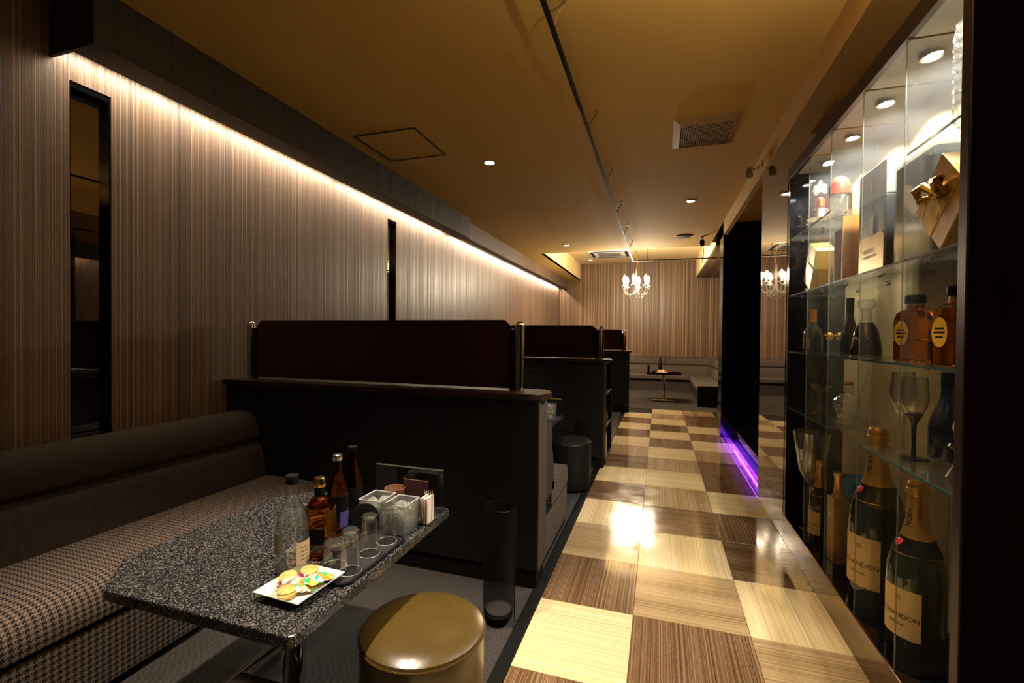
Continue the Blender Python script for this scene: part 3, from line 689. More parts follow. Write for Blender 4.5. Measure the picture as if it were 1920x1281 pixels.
obj('finial', G().ball((0, 0, .03), .022, 10, 8), M['crystal'], ch, True)

# ================================================================== DISPLAY CABINET
CB = 1.10                                   # back of the cabinet
Y0, Y1 = 1.59, 3.36
PY = [1.905, 2.25, 2.62, 2.96]; edges = [Y0]+PY+[Y1]
SH = [.16, .877, 1.232, 1.588, 1.945]
M['pane_edge'] = simple('pane_edge', (.16, .16, .125), .15, 0, Alpha=.4)
M['shelf_edge'] = simple('shelf_edge', (.035, .085, .066), .12, 0, Alpha=.75)
cab = thing('display_cabinet', 'tall built in bottle display cabinet with glass dividers and shelves on the right', 'cabinet', (0, 0, 0))
for i in range(5):
    obj('back_panel', G().box(CB, CB+.02, edges[i]+.002, edges[i+1]-.002, .16, 2.37), M['tan_back'], cab)
obj('side_panel', G().box(XR+.002, CB, Y1, Y1+.04, .0, 2.405), M['gloss_black'], cab)
obj('side_panel', G().box(XR+.03, CB, Y0-.02, Y0, .0, 2.405), M['dark_wood'], cab)
obj('jamb', G().box(XR-.004, XR+.03, 1.548, Y0, 0, 2.405, .004), M['jamb'], cab)
obj('top_rail', G().box(XR-.002, XR+.022, Y0, Y1+.04, 2.335, 2.405, .002), M['jamb'], cab)
obj('top_panel', G().box(XR+.022, CB, Y0, Y1, 2.362, 2.38), M['lid_grey'], cab)
obj('base_rail', G().box(XR-.002, XR+.012, Y0, Y1+.04, 0.0, .162, .003), M['base_rail'] if 'base_rail' in M else simple('base_rail', (.16, .10, .06), .12, 1), cab)
obj('base_panel', G().box(XR+.012, CB, Y0, Y1, .14, .158), M['gloss_black'], cab)
for y in PY:
    p = obj('glass_divider', G().box(XR+.004, CB-.003, y-.003, y+.003, .162, 2.332), M['pane'], cab)
    obj('divider_edge', G().box(XR+.0005, XR+.004, y-.003, y+.003, .162, 2.332), M['pane_edge'], p)
    obj('divider_edge', G().box(XR+.004, CB-.003, y-.003, y+.003, 2.332, 2.335), M['gold_card'], p)
def shelf(i, z):
    a, b = edges[i]+.0035, edges[i+1]-.0035
    s = obj('glass_shelf', G().box(XR+.010, CB-.002, a, b, z-.008, z-.0005), M['pane'], cab)
    obj('shelf_edge', G().box(XR+.006, XR+.010, a, b, z-.008, z-.0005), M['shelf_edge'], s)
    for yy, d in ((a, .014), (b, -.014)):
        for x in (.86, 1.03):
            if (yy == a and i == 0) or (yy == b and i == 4): pass
            gg = G(); gg.tube([(x, yy-.0005, z-.014), (x, yy+d, z-.014)], .005, 8); obj('shelf_pin', gg, M['steel'], s, True)
for z, bays in ((1.945, (0, 3, 4)), (1.588, range(5)), (1.232, range(5)), (.877, (0, 1, 3, 4))):
    for i in bays: shelf(i, z)
for i in range(5):
    yc = (edges[i]+edges[i+1])/2
    pk = obj('puck_lamp', G().lathe([(.026, 0), (.034, 0), (.036, .018), (.026, .018)], 24, (.935, yc, 2.344), close=True), M['silver'], cab, True)
    obj('puck_lens', G().cyl((.935, yc, 2.348), .026, .004, 20), M['puck'], pk)
    lamp('puck_light', 'SPOT', (.935, yc, 2.340), P_PUCK, (1.0, .95, .86), cab, (0, 0, 0), spot_size=2.3, spot_blend=.45, shadow_soft_size=.02)

# ---------------- bottle helpers
def rrect(hx, hy, r, n=6):
    P = []
    for cx, cy, a in ((hx-r, hy-r, 0), (-hx+r, hy-r, PI/2), (-hx+r, -hy+r, PI), (hx-r, -hy+r, 1.5*PI)):
        P += [(cx+r*math.cos(a+PI/2*i/n), cy+r*math.sin(a+PI/2*i/n)) for i in range(n+1)]
    return P
def sector(r0, z0, z1, a0, a1, n=14, r1=None):
    r1 = r0 if r1 is None else r1
    g = G(); vs, fs = [], []
    for i in range(n+1):
        a = a0+(a1-a0)*i/n
        vs += [(r0*math.cos(a), r0*math.sin(a), z0), (r1*math.cos(a), r1*math.sin(a), z1)]
        if i: k = 2*i; fs.append((k-2, k, k+1, k-1))
    return g.poly(vs, fs)
def wrap_text(txt, size, R, zc, a0, up=False, slope=0):
    vs, fs = text_mesh(txt, size); out = []
    for x, y, _ in vs:
        if up: z = zc+x; r = R+slope*x; a = a0-y/R
        else: z = zc+y; r = R; a = a0+x/R
        out.append((r*math.cos(a), r*math.sin(a), z))
    return G().poly(out, fs)
GRP = 'bottles in the display cabinet'
def champagne(label, loc, H, R, face, texts=True, foil=M['gold_foil']):
    r = thing('champagne_bottle', label, 'bottle', loc, 0, GRP)
    body = [(0, .012*H), (R*.5, 0), (R*.92, 0), (R, .02*H), (R, .44*H), (R*.97, .50*H), (R*.86, .565*H), (R*.66, .635*H), (R*.48, .70*H), (R*.38, .76*H), (R*.33, .83*H), (R*.30, .94*H), (R*.30, .96*H), (0, .96*H)]
    obj('body', G().lathe(body, 40), M['dark_green'], r, True)
    fo = [(R*.575, .672*H), (R*.50, .70*H), (R*.40, .76*H), (R*.35, .83*H), (R*.325, .925*H), (R*.40, .93*H), (R*.40, .955*H), (R*.36, .96*H), (R*.37, .985*H), (R*.30, 1.0*H), (0, 1.0*H)]
    f = obj('foil', G().lathe(fo, 32), foil, r, True)
    bd = [(R*.84, .578*H), (R*.70, .632*H), (R*.58, .67*H)]
    b = obj('neck_band', G().lathe([(x+.0012, z) for x, z in bd], 32), M['ink'], r, True)
    gg = G(); gg.tube([((R*.83+.0015)*math.cos(2*PI*i/32), (R*.83+.0015)*math.sin(2*PI*i/32), .582*H) for i in range(32)], .0012, 6, True); obj('gold_line', gg, M['gold'], b, True)
    gg = G(); gg.ball((0, 0, 0), R*.17, 16, 8, 1, 1, .12)
    a = face+.1; rr = R*.70
    s = obj('red_seal', gg, M['red_seal'], r, True, loc=(rr*math.cos(a), rr*math.sin(a), .642*H)); s.rotation_euler = (0, math.radians(55), a)
    lb = obj('label', sector(R+.0008, .10*H, .385*H, face-1.25, face+1.22, 24), M['label_tan'], r, True); lb['label'] = 'tan paper label'
    if texts:
        obj('label_text', wrap_text('MO\u00cbT & CHANDON', R*.27, R+.0014, .225*H, face-.02), M['ink'], lb)
        obj('label_text', wrap_text('IMP\u00c9RIAL', R*.16, R+.0014, .175*H, face+.42), M['ink'], lb)
        obj('neck_text', wrap_text('MO\u00cbT', R*.30, R*.380+.0025, .79*H, face+.35, True, -.105), M['ink'], f)
        obj('crest', sector(R+.0013, .315*H, .345*H, face+.35, face+.55, 3), M['gold_card'], lb)
    return r
FACE = PI+.12
champagne('large champagne bottle nearest the dark jamb on the cabinet floor', (.925, 2.085, .16), .625, .088, FACE)
champagne('largest champagne bottle, second on the cabinet floor', (.930, 2.425, .16), .762, .104, FACE)
champagne('smaller champagne bottle beside the blue box on the cabinet floor', (.885, 3.02, .16), .46, .055, FACE)
def gold_box(label, loc, w, d, h, rz):
    r = thing('bottle_box', label, 'box', loc, rz, 'gift boxes in the cabinet')
    obj('box', G().box(-w/2, w/2, -d/2, d/2, 0, h, .002), M['gold_card'], r)
    obj('box_neck', G().lathe([(w*.42, h), (w*.30, h+.03), (w*.26, h+.10), (w*.30, h+.105), (w*.30, h+.125), (0, h+.13)], 20), M['gold_foil'], r, True)
    obj('emblem', G().lathe([(0, 0), (.012, 0), (.012, .001), (0, .001)], 16, (-w/2-.001, 0, h*.72), Matrix.Rotation(-PI/2, 4, 'Y')), M['cream'], r)
gold_box('tall gold champagne box with foil neck on the cabinet floor', (.895, 2.77, .16), .075, .075, .335, .1)
bb = thing('blue_box', 'bright blue square gift box at the back of the cabinet floor', 'box', (1.015, 2.86, .16), 0, 'gift boxes in the cabinet')
obj('carton', G().box(-.06, .06, -.085, .085, 0, .40, .003), M['blue_card'], bb); obj('lid_flap', G().box(-.062, .062, -.087, .087, .40, .415, .003), M['blue_card'], bb)
# tall flute glass
fg = thing('tall_flute', 'oversized clear trumpet shaped glass on the cabinet floor', 'glass', (.885, 3.19, .16))
obj('bowl', G().lathe([(.005, .26), (.03, .29), (.065, .36), (.085, .50), (.098, .59), (.094, .59), (.081, .50), (.061, .362), (.026, .295), (0, .28)], 28), M['tumbler'], fg, True)
obj('stem', G().lathe([(0, .0), (.055, .002), (.05, .006), (.012, .012), (.008, .05), (.010, .10), (.007, .18), (.009, .26), (0, .262)], 20), M['tumbler'], fg, True)
# ---- shelf at .877
def wine_glass(label, loc, stem_mat, h=.30):
    r = thing('wine_glass', label, 'glass', loc, 0, 'stem glasses in the cabinet')
    obj('bowl', G().lathe([(.006, .15), (.030, .175), (.042, .22), (.040, .26), (.036, h), (.034, h), (.038, .26), (.040, .22), (.028, .178), (0, .158)], 24), M['tumbler'], r, True)
    obj('stem', G().lathe([(0, 0), (.045, .002), (.043, .006), (.008, .012), (.006, .06), (.008, .13), (.026, .165), (.022, .17), (0, .16)], 24), stem_mat, r, True)
wine_glass('clear wine glass with black stem and foot on the glass shelf', (.885, 2.03, .878), M['gloss_black'])
wine_glass('clear wine glass with clear stem beside the black stemmed one', (.905, 2.16, .878), M['tumbler'], .31)
def simple_bottle(name, label, loc, prof, mat, cap=None, capprof=None, seg=28, neck=None, extra=None, group=GRP, facet=False):
    r = thing(name, label, 'bottle', loc, 0, group)
    obj('body', G().lathe(prof, seg), mat, r, not facet)
    if capprof: obj('cap', G().lathe(capprof, 20), cap, r, True)
    return r
simple_bottle('vodka_bottle', 'dark blue bottle with long neck on the near glass shelf', (1.005, 2.07, .878), [(0, 0), (.052, 0), (.056, .01), (.056, .12), (.045, .17), (.026, .215), (.021, .25), (.021, .30), (0, .30)], M['blue_glass'], M['gloss_black'], [(.023, .265), (.023, .312), (.02, .318), (0, .318)])
hx = thing('decanter', 'gold netted round decanter in a silver cradle at the near end of the shelf', 'decanter', (.925, 1.745, .878))
obj('body', G().ball((0, 0, .165), .062, 14, 8, 1, 1, .8), M['gold_net'] if 'gold_net' in M else (lambda n: (n.set(Base_Color=(.45, .26, .08), Roughness=.3, Metallic=.5), n.bump((lambda v: (setattr(v.inputs['Scale'], 'default_value', 60), v.outputs[0])[1])(n.node('ShaderNodeTexVoronoi')), .8, .01), n.m)[2])(N('gold_net')), hx, True)
obj('neck', G().lathe([(.02, .205), (.016, .25), (.022, .256), (.022, .27), (0, .275)], 18), M['cognac'], hx, True)
gg = G(); gg.tube([(-.075, 0, .115), (-.03, 0, .085), (.03, 0, .085), (.075, 0, .115)], .006, 8)
for s in (-1, 1): gg.tube([(s*.045, 0, .09), (s*.055, -.05, .004)], .005, 8); gg.tube([(s*.045, 0, .09), (s*.055, .05, .004)], .005, 8)
obj('cradle', gg, M['silver'], hx, True)
# skull bottle
sk = thing('skull_bottle', 'clear glass skull shaped bottle on the far glass shelf', 'bottle', (.93, 2.785, .878), -2.2)
t = bmesh.new(); bmesh.ops.create_uvsphere(t, u_segments=36, v_segments=24, radius=1)
for v in t.verts:
    x, y, z = v.co
    px, py, pz = x*.078, y*.062, z*.070
    if z < -.1: k = min(1, (-z-.1)/.6); px *= 1-.10*k; py *= 1-.22*k; pz = pz*(1+.25*k)
    if x > 0:
        for s in (-1, 1):
            d = math.hypot((y-s*.42)/.26, (z+.12)/.22)
            if d < 1: px -= .026*(1-d*d)
        d = math.hypot(y/.14, (z+.42)/.16)
        if d < 1: px -= .014*(1-d)
        if z < -.55: px += .012
        if z < -.6 and int((y+1)*14) % 2 == 0: px -= .004
    else: px *= 1.08
    v.co = (px, py, pz+.092)
gg = G(); gg._merge(t); obj('skull', gg, thin_glass('skull_glass', (.95, .955, .93), 4, .06, (.74, .74, .64), .09, 60), sk, True)
obj('neck', G().lathe([(.020, .148), (.017, .165), (.017, .185), (.021, .187), (.021, .197), (0, .198)], 18, (-.02, 0, 0)), M['crystal'], sk, True)
obj('stopper', G().cyl((-.02, 0, .197), .019, .016, 16), M['wood_box'], sk, True)
obj('stand', G().box(-.05, .06, -.04, .04, 0, .018, .004), M['crystal'], sk)
mg = thing('martini_glass', 'small amber tinted cocktail glass at the far end of the shelf', 'glass', (.905, 3.12, .878), 0, 'stem glasses in the cabinet')
obj('bowl', G().lathe([(.004, .10), (.055, .165), (.053, .167), (0, .106)], 24), thin_glass('amber_tint', (.85, .55, .28), 1.2), mg, True)
obj('stem', G().lathe([(0, 0), (.038, .002), (.036, .005), (.005, .01), (.004, .10), (0, .102)], 20), M['tumbler'], mg, True)
sl = thing('slanted_bottle', 'slim clear glass bottle leaning behind the skull bottle', 'bottle', (1.035, 2.90, .878), 0, GRP)
gg = G(); gg.lathe([(0, 0), (.026, 0), (.028, .01), (.026, .12), (.014, .19), (.011, .27), (.014, .272), (.014, .285), (0, .286)], 20, (0, 0, .012), Matrix.Rotation(.34, 4, 'X')); obj('body', gg, M['crystal'], sl, True)
obj('cradle', G().box(-.02, .02, -.03, .03, 0, .012, .003), M['silver'], sl)
# ---- shelf at 1.232
def jug(label, loc, rz):
    r = thing('whisky_bottle', label, 'bottle', loc, rz, GRP)
    prof = [(0, .004), (.05, 0), (.058, .006), (.058, .075), (.054, .08), (.058, .085), (.058, .155), (.050, .180), (.026, .196), (.024, .212), (0, .212)]
    obj('body', G().lathe(prof, 10, mat=Matrix.Diagonal((1.0, 1.15, 1, 1))), M['amber'], r)
    gg = G(); gg.lathe([(.0265, .198), (.0255, .215), (.029, .217), (.029, .222), (0, .222)], 20); obj('neck_ring', gg, M['tumbler'], r, True)
    obj('cap', G().lathe([(0, .216), (.030, .216), (.031, .22), (.031, .243), (.028, .247), (0, .247)], 20), M['black'], r, True)
    gg = G(); gg.lathe([(0, 0), (.026, 0), (.026, .0012), (0, .0012)], 24, (0, 0, 0), Matrix.Diagonal((1.0, 1.75, 1, 1)))
    lb = obj('oval_label', gg, simple('yellow_label', (.62, .36, .03), .5), r, loc=(-.0585, .0, .105), rot=(PI/2, 0, -PI/2)); lb['label'] = 'yellow oval label'
    for k, (zz, ww) in enumerate(((.012, .030), (.0, .036), (-.014, .024))):
        obj('label_line', G().box(-ww/2, ww/2, zz-.0025, zz+.0025, .0013, .0017), M['ink'], lb)
jug('amber whisky bottle with yellow oval label, farther of the two', (.905, 2.085, 1.232), .45)
jug('amber whisky bottle with black cap nearest the jamb', (.868, 1.745, 1.232), .3)
dc = simple_bottle('decanter', 'bell shaped cognac decanter with glass stopper on the middle shelf', (.88, 2.435, 1.232), [(0, .004), (.045, 0), (.058, .004), (.060, .02), (.054, .07), (.042, .125), (.026, .155), (0, .156)], M['cognac'], None, None, 36)
obj('neck', G().lathe([(.027, .153), (.020, .17), (.019, .20), (.022, .215), (.020, .216), (.017, .20), (.018, .17), (.024, .153)], 28, close=True), M['crystal'], dc, True)
obj('stopper', G().lathe([(0, .215), (.022, .215), (.034, .225), (.036, .245), (.028, .257), (0, .258)], 28), M['crystal'], dc, True)
obj('foot', G().lathe([(.058, .003), (.061, .0), (.062, .008), (.059, .012)], 32, close=True), M['crystal'], dc, True)
simple_bottle('cognac_bottle', 'dark slim bottle left of the bell shaped decanter', (.925, 2.755, 1.232), [(0, 0), (.038, 0), (.042, .01), (.042, .08), (.032, .13), (.019, .18), (.015, .22), (0, .22)], M['black_glass'], M['ink'], [(.016, .20), (.0175, .285), (.015, .29), (0, .29)])
ob = simple_bottle('liqueur_bottle', 'round dark bottle with orange capsule at the far end of the middle shelf', (.872, 3.15, 1.232), [(0, 0), (.042, 0), (.05, .01), (.05, .10), (.042, .135), (.020, .16), (.015, .19), (0, .19)], M['black_glass'], M['orange'], [(.0155, .165), (.017, .17), (.0165, .25), (.015, .256), (0, .257)])
obj('label', sector(.0505, .02, .085, FACE-.6, FACE+.9, 10), simple('brown_label', (.10, .045, .02), .5), ob, True)
for i, (x, y) in enumerate(((.925, 3.055), (.955, 2.997))):
    r = thing('goblet', ['small gold bowled stem glass, farther of the pair', 'small gold bowled stem glass, nearer of the pair'][i], 'glass', (x, y, 1.232), 0, 'stem glasses in the cabinet')
    obj('stem', G().lathe([(0, 0), (.024, .001), (.022, .004), (.004, .008), (.004, .075), (0, .076)], 18), M['tumbler'], r, True)
    gg = G(); gg.ball((0, 0, .097), .023, 12, 8); obj('bowl', gg, M['gold'], r)
# hidden back bottle near jamb
simple_bottle('wine_bottle', 'tall black bottle behind the nearest whisky bottle', (1.02, 1.80, 1.232), [(0, 0), (.036, 0), (.038, .006), (.038, .17), (.030, .21), (.015, .25), (.014, .31), (0, .31)], M['black_glass'])
# ---- shelf at 1.588
tb = thing('tilted_gold_box', 'pale gold presentation box lying tilted on the far end shelf', 'box', (.885, 3.10, 1.588), 0, 'gift boxes in the cabinet')
rt = Matrix.Rotation(.55, 4, 'X')
gg = G(); gg.box(-.06, .06, -.075, .075, -.13, .0, .003, rot=rt)
o = obj('box_half', G().box(-.05, .05, -.07, .07, -.065, .065, .003), M['gold_card'], tb, loc=(0, .03, .10), rot=(.5, 0, 0)); gg.bm.free()
obj('box_half', G().box(-.05, .05, -.07, .07, -.055, .055, .003), M['gold_pale'] if 'gold_pale' in M else simple('gold_pale', (.62, .45, .14), .4, .2), tb, loc=(0, -.025, .205), rot=(.5, 0, 0))
obj('clasp', G().box(-.054, -.05, -.06, .06, -.004, .004), M['orange'], tb, loc=(0, .0, .157), rot=(.5, 0, 0))
obj('rest', G().box(-.05, .05, .02, .12, 0, .03, .004), M['dark_card'], tb)
ow = thing('wooden_case', 'open pine case holding a dark bottle on the upper middle shelf', 'box', (.93, 2.78, 1.588), 0, 'gift boxes in the cabinet')
gg = G(); gg.box(-.055, .06, -.06, .06, 0, .012); gg.box(.048, .06, -.06, .06, .012, .30); gg.box(-.055, .048, .048, .06, .012, .29); gg.box(-.055, .048, -.06, -.048, .012, .345); gg.box(-.055, .048, -.048, .048, .285, .295)
obj('case', gg, M['wood_box'], ow)
wb = simple_bottle('wine_bottle', 'dark bottle standing inside the open pine case', (.925, 2.79, 1.6005), [(0, 0), (.036, 0), (.038, .006), (.038, .12), (.030, .155), (.014, .19), (.013, .25), (0, .25)], M['black_glass'], M['orange'], [(.0145, .20), (.0145, .252), (0, .254)])
def tall_box(label, loc, w, d, h, rz, lid=.0, body=M['grey_card'], lidm=M['lid_grey']):
    r = thing('gift_box', label, 'box', loc, rz, 'gift boxes in the cabinet')
    obj('carton', G().box(-w/2, w/2, -d/2, d/2, 0, h-lid, .004), body, r)
    if lid: obj('lid', G().box(-w/2, w/2, -d/2, d/2, h-lid+.001, h, .004), lidm, r)
    return r
gb = tall_box('big slate gift box with bronze plaque and hanging tag', (.99, 2.4575, 1.588), .18, .275, .49, .0, .15)
pl = obj('plaque', G().prism(rrect(.125, .085, .03), -.001, .002, 0, Matrix.Translation((-.0915, 0, .105)) @ Matrix.Rotation(PI/2, 4, 'Z') @ Matrix.Rotation(PI/2, 4, 'X')), simple('bronze_plaque', (.42, .28, .11), .26, .75), gb); pl['label'] = 'rounded bronze plaque'
rnd = random.Random(9)
for k, (zz, n_, hh) in enumerate(((.125, 9, .020), (.098, 11, .013))):   # two short engraved lines, too worn to read
    for q in range(n_):
        y0 = .075-.012*q; obj('plaque_engraving', G().box(-.0948, -.0940, y0-.0035, y0+.0005, zz-hh/2, zz+hh/2*rnd.uniform(.5, 1)), M['cream'], pl)
gg = G(); gg.tube([(-.0935, .0, .44), (-.0935, -.01, .27)], .0015, 5); obj('tag_cord', gg, M['silver'], gb)
obj('tag', G().box(-.097, -.0955, -.032, .012, .19, .27, .001), M['cream'], gb)
nb = tall_box('tall dark gift box wrapped in clear film behind the gold bow', (.985, 2.09, 1.588), .18, .27, .40, .0, .0, M['dark_card'])
obj('film', G().box(-.096, .096, -.139, .139, .0, .41, .01), M['wrap_clear'], nb)
bx = thing('bow_box', 'gold gift box on its corner tied with a gold bow', 'box', (.845, 1.747, 1.588), 0, 'gift boxes in the cabinet')
obj('box', G().box(-.028, .028, -.105, .105, -.105, .105, .003), M['gold_card'], bx, loc=(0, 0, .150), rot=(PI/4, 0, 0))
obj('ribbon', G().box(-.0295, .0295, -.03, .03, -.1062, .1062, .001), M['bow'], bx, loc=(0, 0, .150), rot=(PI/4, 0, 0))
gg = G(); bz = .175
for s_ in (-1, 1):
    gg.tube([(-.035, .01, bz), (-.055, .01+s_*.03, bz+.035), (-.06, .01+s_*.065, bz+.03), (-.05, .01+s_*.055, bz-.005), (-.035, .01, bz-.005)], [.008, .014, .016, .014, .008], 8)
    gg.prism([(0, 0), (.022, 0), (.03, -.075), (.016, -.060), (.0, -.07)], -.001, .001, 0, Matrix.Translation((-.045, .01+s_*.02, bz-.004)) @ Matrix.Rotation(s_*.5, 4, 'X') @ Matrix.Rotation(PI/2, 4, 'Z') @ Matrix.Rotation(PI/2, 4, 'X'))
gg.ball((-.04, .01, bz), .016, 10, 6)
obj('bow', gg, M['bow'], bx, True)
# ---- shelf at 1.945
cd = thing('crystal_decanter', 'tall cut crystal decanter on the top shelf by the jamb', 'decanter', (.872, 1.70, 1.945))
pr_ = [(0, 0), (.035, 0), (.05, .02)]
for k in range(9): pr_ += [(.054, .03+.03*k), (.048, .045+.03*k)]
pr_ += [(.05, .30), (.03, .325), (.022, .34), (0, .342)]
obj('body', G().lathe(pr_, 8), M['crystal'], cd)
obj('stopper', G().lathe([(.016, .335), (.024, .345), (.024, .375), (.012, .385), (0, .386)], 8), M['crystal'], cd)
dd = thing('decanter', 'silver shouldered decanter with ornate crystal stopper on the top shelf', 'decanter', (.893, 3.14, 1.945))
obj('body', G().lathe([(0, .0), (.05, 0), (.065, .02), (.070, .07), (.055, .115), (.024, .135), (.02, .15), (0, .15)], 28), M['crystal'], dd, True)
obj('collar', G().lathe([(.021, .145), (.024, .15), (.024, .19), (.02, .195), (0, .195)], 20), M['gold'], dd, True)
obj('shoulder', G().lathe([(.071, .075), (.057, .117), (.03, .133), (.03, .13), (.055, .113), (.069, .073)], 28, close=True), M['silver'], dd, True)
gg = G()
for i in range(9):
    a = 2*PI*i/9; gg.ball((.025*math.cos(a), .025*math.sin(a), .235+.012*(i % 3)), .014, 8, 6)
gg.ball((0, 0, .255), .022, 10, 8); gg.ball((0, 0, .285), .013, 8, 6)
obj('stopper', gg, M['crystal'], dd, True)
rb = thing('red_cap_bottle', 'round bottle with big red domed cap on the top shelf', 'bottle', (.885, 2.80, 1.945), 0, GRP)
obj('body', G().lathe([(0, 0), (.044, 0), (.048, .008), (.048, .10), (.040, .115), (0, .116)], 14), M['crystal'], rb)
obj('cap', G().lathe([(.046, .116), (.048, .12), (.046, .165), (.034, .195), (.018, .208), (0, .212)], 28), M['red_cap'], rb, True)
cbx = tall_box('small cream carton beside the red capped bottle', (.965, 2.80, 1.945), .07, .07, .13, 0, 0, M['cream'])

# ================================================================== ON THE GRANITE TABLE
wbt = thing('water_bottle', 'clear glass bottle with pale labels beside the snack plate', 'bottle', (-1.050, 1.115, TZ), 0, 'bottles on the granite table')
obj('body', G().lathe([(0, .006), (.03, 0), (.044, .002), (.048, .012), (.048, .12), (.045, .145), (.034, .18), (.020, .205), (.016, .23), (.0145, .262), (0, .262)], 32), M['water'], wbt, True)
obj('water', G().lathe([(0, .010), (.042, .010), (.0455, .02), (.0455, .12), (.0425, .144), (.032, .178), (.021, .196), (0, .196)], 28), thin_glass('still_water', (.97, .985, .97), .8, .02, (.84, .88, .80), .02), wbt, True)
obj('cap', G().lathe([(0, .262), (.0175, .262), (.0185, .266), (.0185, .286), (.017, .288), (0, .288)], 20), M['black'], wbt, True)
cama = math.atan2(-1.14, 1.066)
obj('back_label', sector(.0486, .065, .125, cama-1.5, cama-.55, 10), M['label_grey'], wbt, True)
fl_ = obj('front_label', sector(.0486, .03, .095, cama+.25, cama+1.35, 10), simple('buff_label', (.62, .46, .26), .6), wbt, True); fl_['label'] = 'buff paper label'
for k in range(4): obj('label_line', sector(.0490, .042+.012*k, .044+.012*k, cama+.45, cama+1.1-.12*(k % 2), 6), M['label_ink'] if 'label_ink' in M else M['jamb'], fl_)
wk = thing('whisky_bottle', 'amber whisky bottle with gold cap on the granite table', 'bottle', (-1.032, 1.212, TZ), .3, 'bottles on the granite table')
obj('body', G().box(-.044, .044, -.032, .032, 0, .165, .011, 3), M['amber'], wk, True)
obj('shoulder', G().lathe([(.0, .160), (.036, .160), (.034, .172), (.026, .188), (.016, .196), (.0155, .225), (0, .225)], 28), M['amber'], wk, True)
obj('cap', G().lathe([(0, .225), (.0175, .225), (.0185, .23), (.0185, .25), (.016, .254), (0, .254)], 20), M['gold'], wk, True)
obj('neck_seal', G().lathe([(.0162, .198), (.0165, .224), (.0155, .224)], 20), M['ink'], wk, True)
wl = obj('label', G().box(-.030, .030, -.0335, -.032, .05, .10, .0005), M['ink'], wk); wl['label'] = 'black label'
obj('label_band', G().box(-.028, .028, -.0335, -.032, .034, .046), M['steel'], wk)
def beer(label, loc, cap, H, purple):
    r = thing('brown_bottle', label, 'bottle', loc, 0, 'bottles on the granite table')
    obj('body', G().lathe([(0, .004), (.030, 0), (.036, .004), (.037, .02), (.037, .14), (.034, .165), (.022, .205), (.0155, .235), (.0145, H-.02), (0, H-.02)], 32), M['brown_glass'], r, True)
    obj('cap', G().lathe([(0, H-.022), (.0165, H-.022), (.018, H-.018), (.018, H-.002), (.016, H), (0, H)], 20), cap, r, True)
    lb = obj('label', sector(.0374, .055, .14, cama-1.6, cama+1.6, 20), M['ink'], r, True)
    if purple: p = obj('card_label', sector(.0379, .03, .085, cama+.15, cama+1.25, 8), M['purple'], lb, True); p['label'] = 'purple label'
beer('brown glass bottle with white metal cap behind the whisky', (-1.093, 1.375, TZ), M['silver'], .284, True)
beer('brown glass bottle with dark cap, tallest at the back', (-1.105, 1.475, TZ), M['black'], .29, False)
# tray with inverted glasses
tr = thing('serving_tray', 'small black tray under the upturned glasses', 'tray', (-.905, 1.245, TZ), 0)
obj('base', G().prism(rrect(.075, .165, .03), .0, .004), M['black_tray'] if 'black_tray' in M else simple('black_tray', (.02, .019, .022), .3), tr)
gg = G(); gg.tube([(x, y, .006) for x, y in rrect(.075, .165, .03)], .004, 6, True); obj('rim', gg, M['black'], tr, True)
def tumbler(label, loc, R, r2, H, grp='upturned glasses'):
    r = thing('tumbler', label, 'glass', loc, 0, grp)
    obj('wall', G().lathe([(R, .0), (R-.0018, .0), (r2-.004, H-.018), (0, H-.020), (0, H), (r2-.006, H), (r2, H-.006)], 32, close=False), M['tumbler'], r, True)
    gg = G(); gg.tube([((R-.001)*math.cos(2*PI*i/32), (R-.001)*math.sin(2*PI*i/32), .0012) for i in range(32)], .0012, 6, True); obj('rim', gg, M['rim_glass'], r, True)
    obj('thick_base', G().lathe([(0, H-.012), (r2-.007, H-.012), (r2-.008, H-.003), (0, H-.003)], 24), M['crystal'], r, True)
M['rim_glass'] = simple('glass_rim', (.55, .53, .48), .1, 0, Alpha=.7)
TT = TZ+.0045
tumbler('tall upturned tumbler nearest the snack plate', (-.872, 1.155, TT), .034, .027, .128)
tumbler('tall upturned tumbler in the middle of the tray', (-.884, 1.268, TT), .034, .027, .128)
tumbler('tall upturned tumbler in front of the ice tub', (-.880, 1.362, TT), .034, .027, .128)
tumbler('short upturned whisky tumbler beside the amber bottle', (-.938, 1.165, TT), .038, .033, .078)
# ice tubs
def ice_tub(label, loc, wx, wy, h):
    r = thing('ice_tub', label, 'tub', loc, 0, 'glass ice tubs')
    g = G(); t_ = .004; x, y = wx/2, wy/2
    g.box(-x, x, -y, y, 0, .006); g.box(-x, -x+t_, -y, y, .006, h); g.box(x-t_, x, -y, y, .006, h); g.box(-x+t_, x-t_, -y, -y+t_, .006, h); g.box(-x+t_, x-t_, y-t_, y, .006, h)
    obj('tub', g, M['dimple'], r)
    e = G(); e.tube([(-x, -y, h), (x, -y, h), (x, y, h), (-x, y, h)], .0022, 6, True); obj('rim', e, M['rim_glass'], r)
    g = G(); rnd = random.Random(int(wx*1e4)+3)
    for k in range(60):
        s = rnd.uniform(.008, .013); q = Matrix.Rotation(rnd.uniform(0, 3), 4, 'X') @ Matrix.Rotation(rnd.uniform(0, 3), 4, 'Z')
        cx, cy, cz = rnd.uniform(-x+.016, x-.016), rnd.uniform(-y+.016, y-.016), rnd.uniform(.018, h-.018)
        g.box(cx-s, cx+s, cy-s, cy+s, cz-s, cz+s, rot=q)
    o = obj('ice', g, M['ice'], r); o['kind'] = 'stuff'
M['ice'] = thin_glass('ice', (.93, .94, .88), 4, .08, (.82, .82, .72), .22, 110)
M['dimple'] = thin_glass('pressed_glass', (.96, .965, .94), 4.5, .06, (.86, .86, .76), .11, 150)
ice_tub('square pressed glass ice tub at the table edge, nearer of two', (-.893, 1.478, TZ), .086, .105, .104)
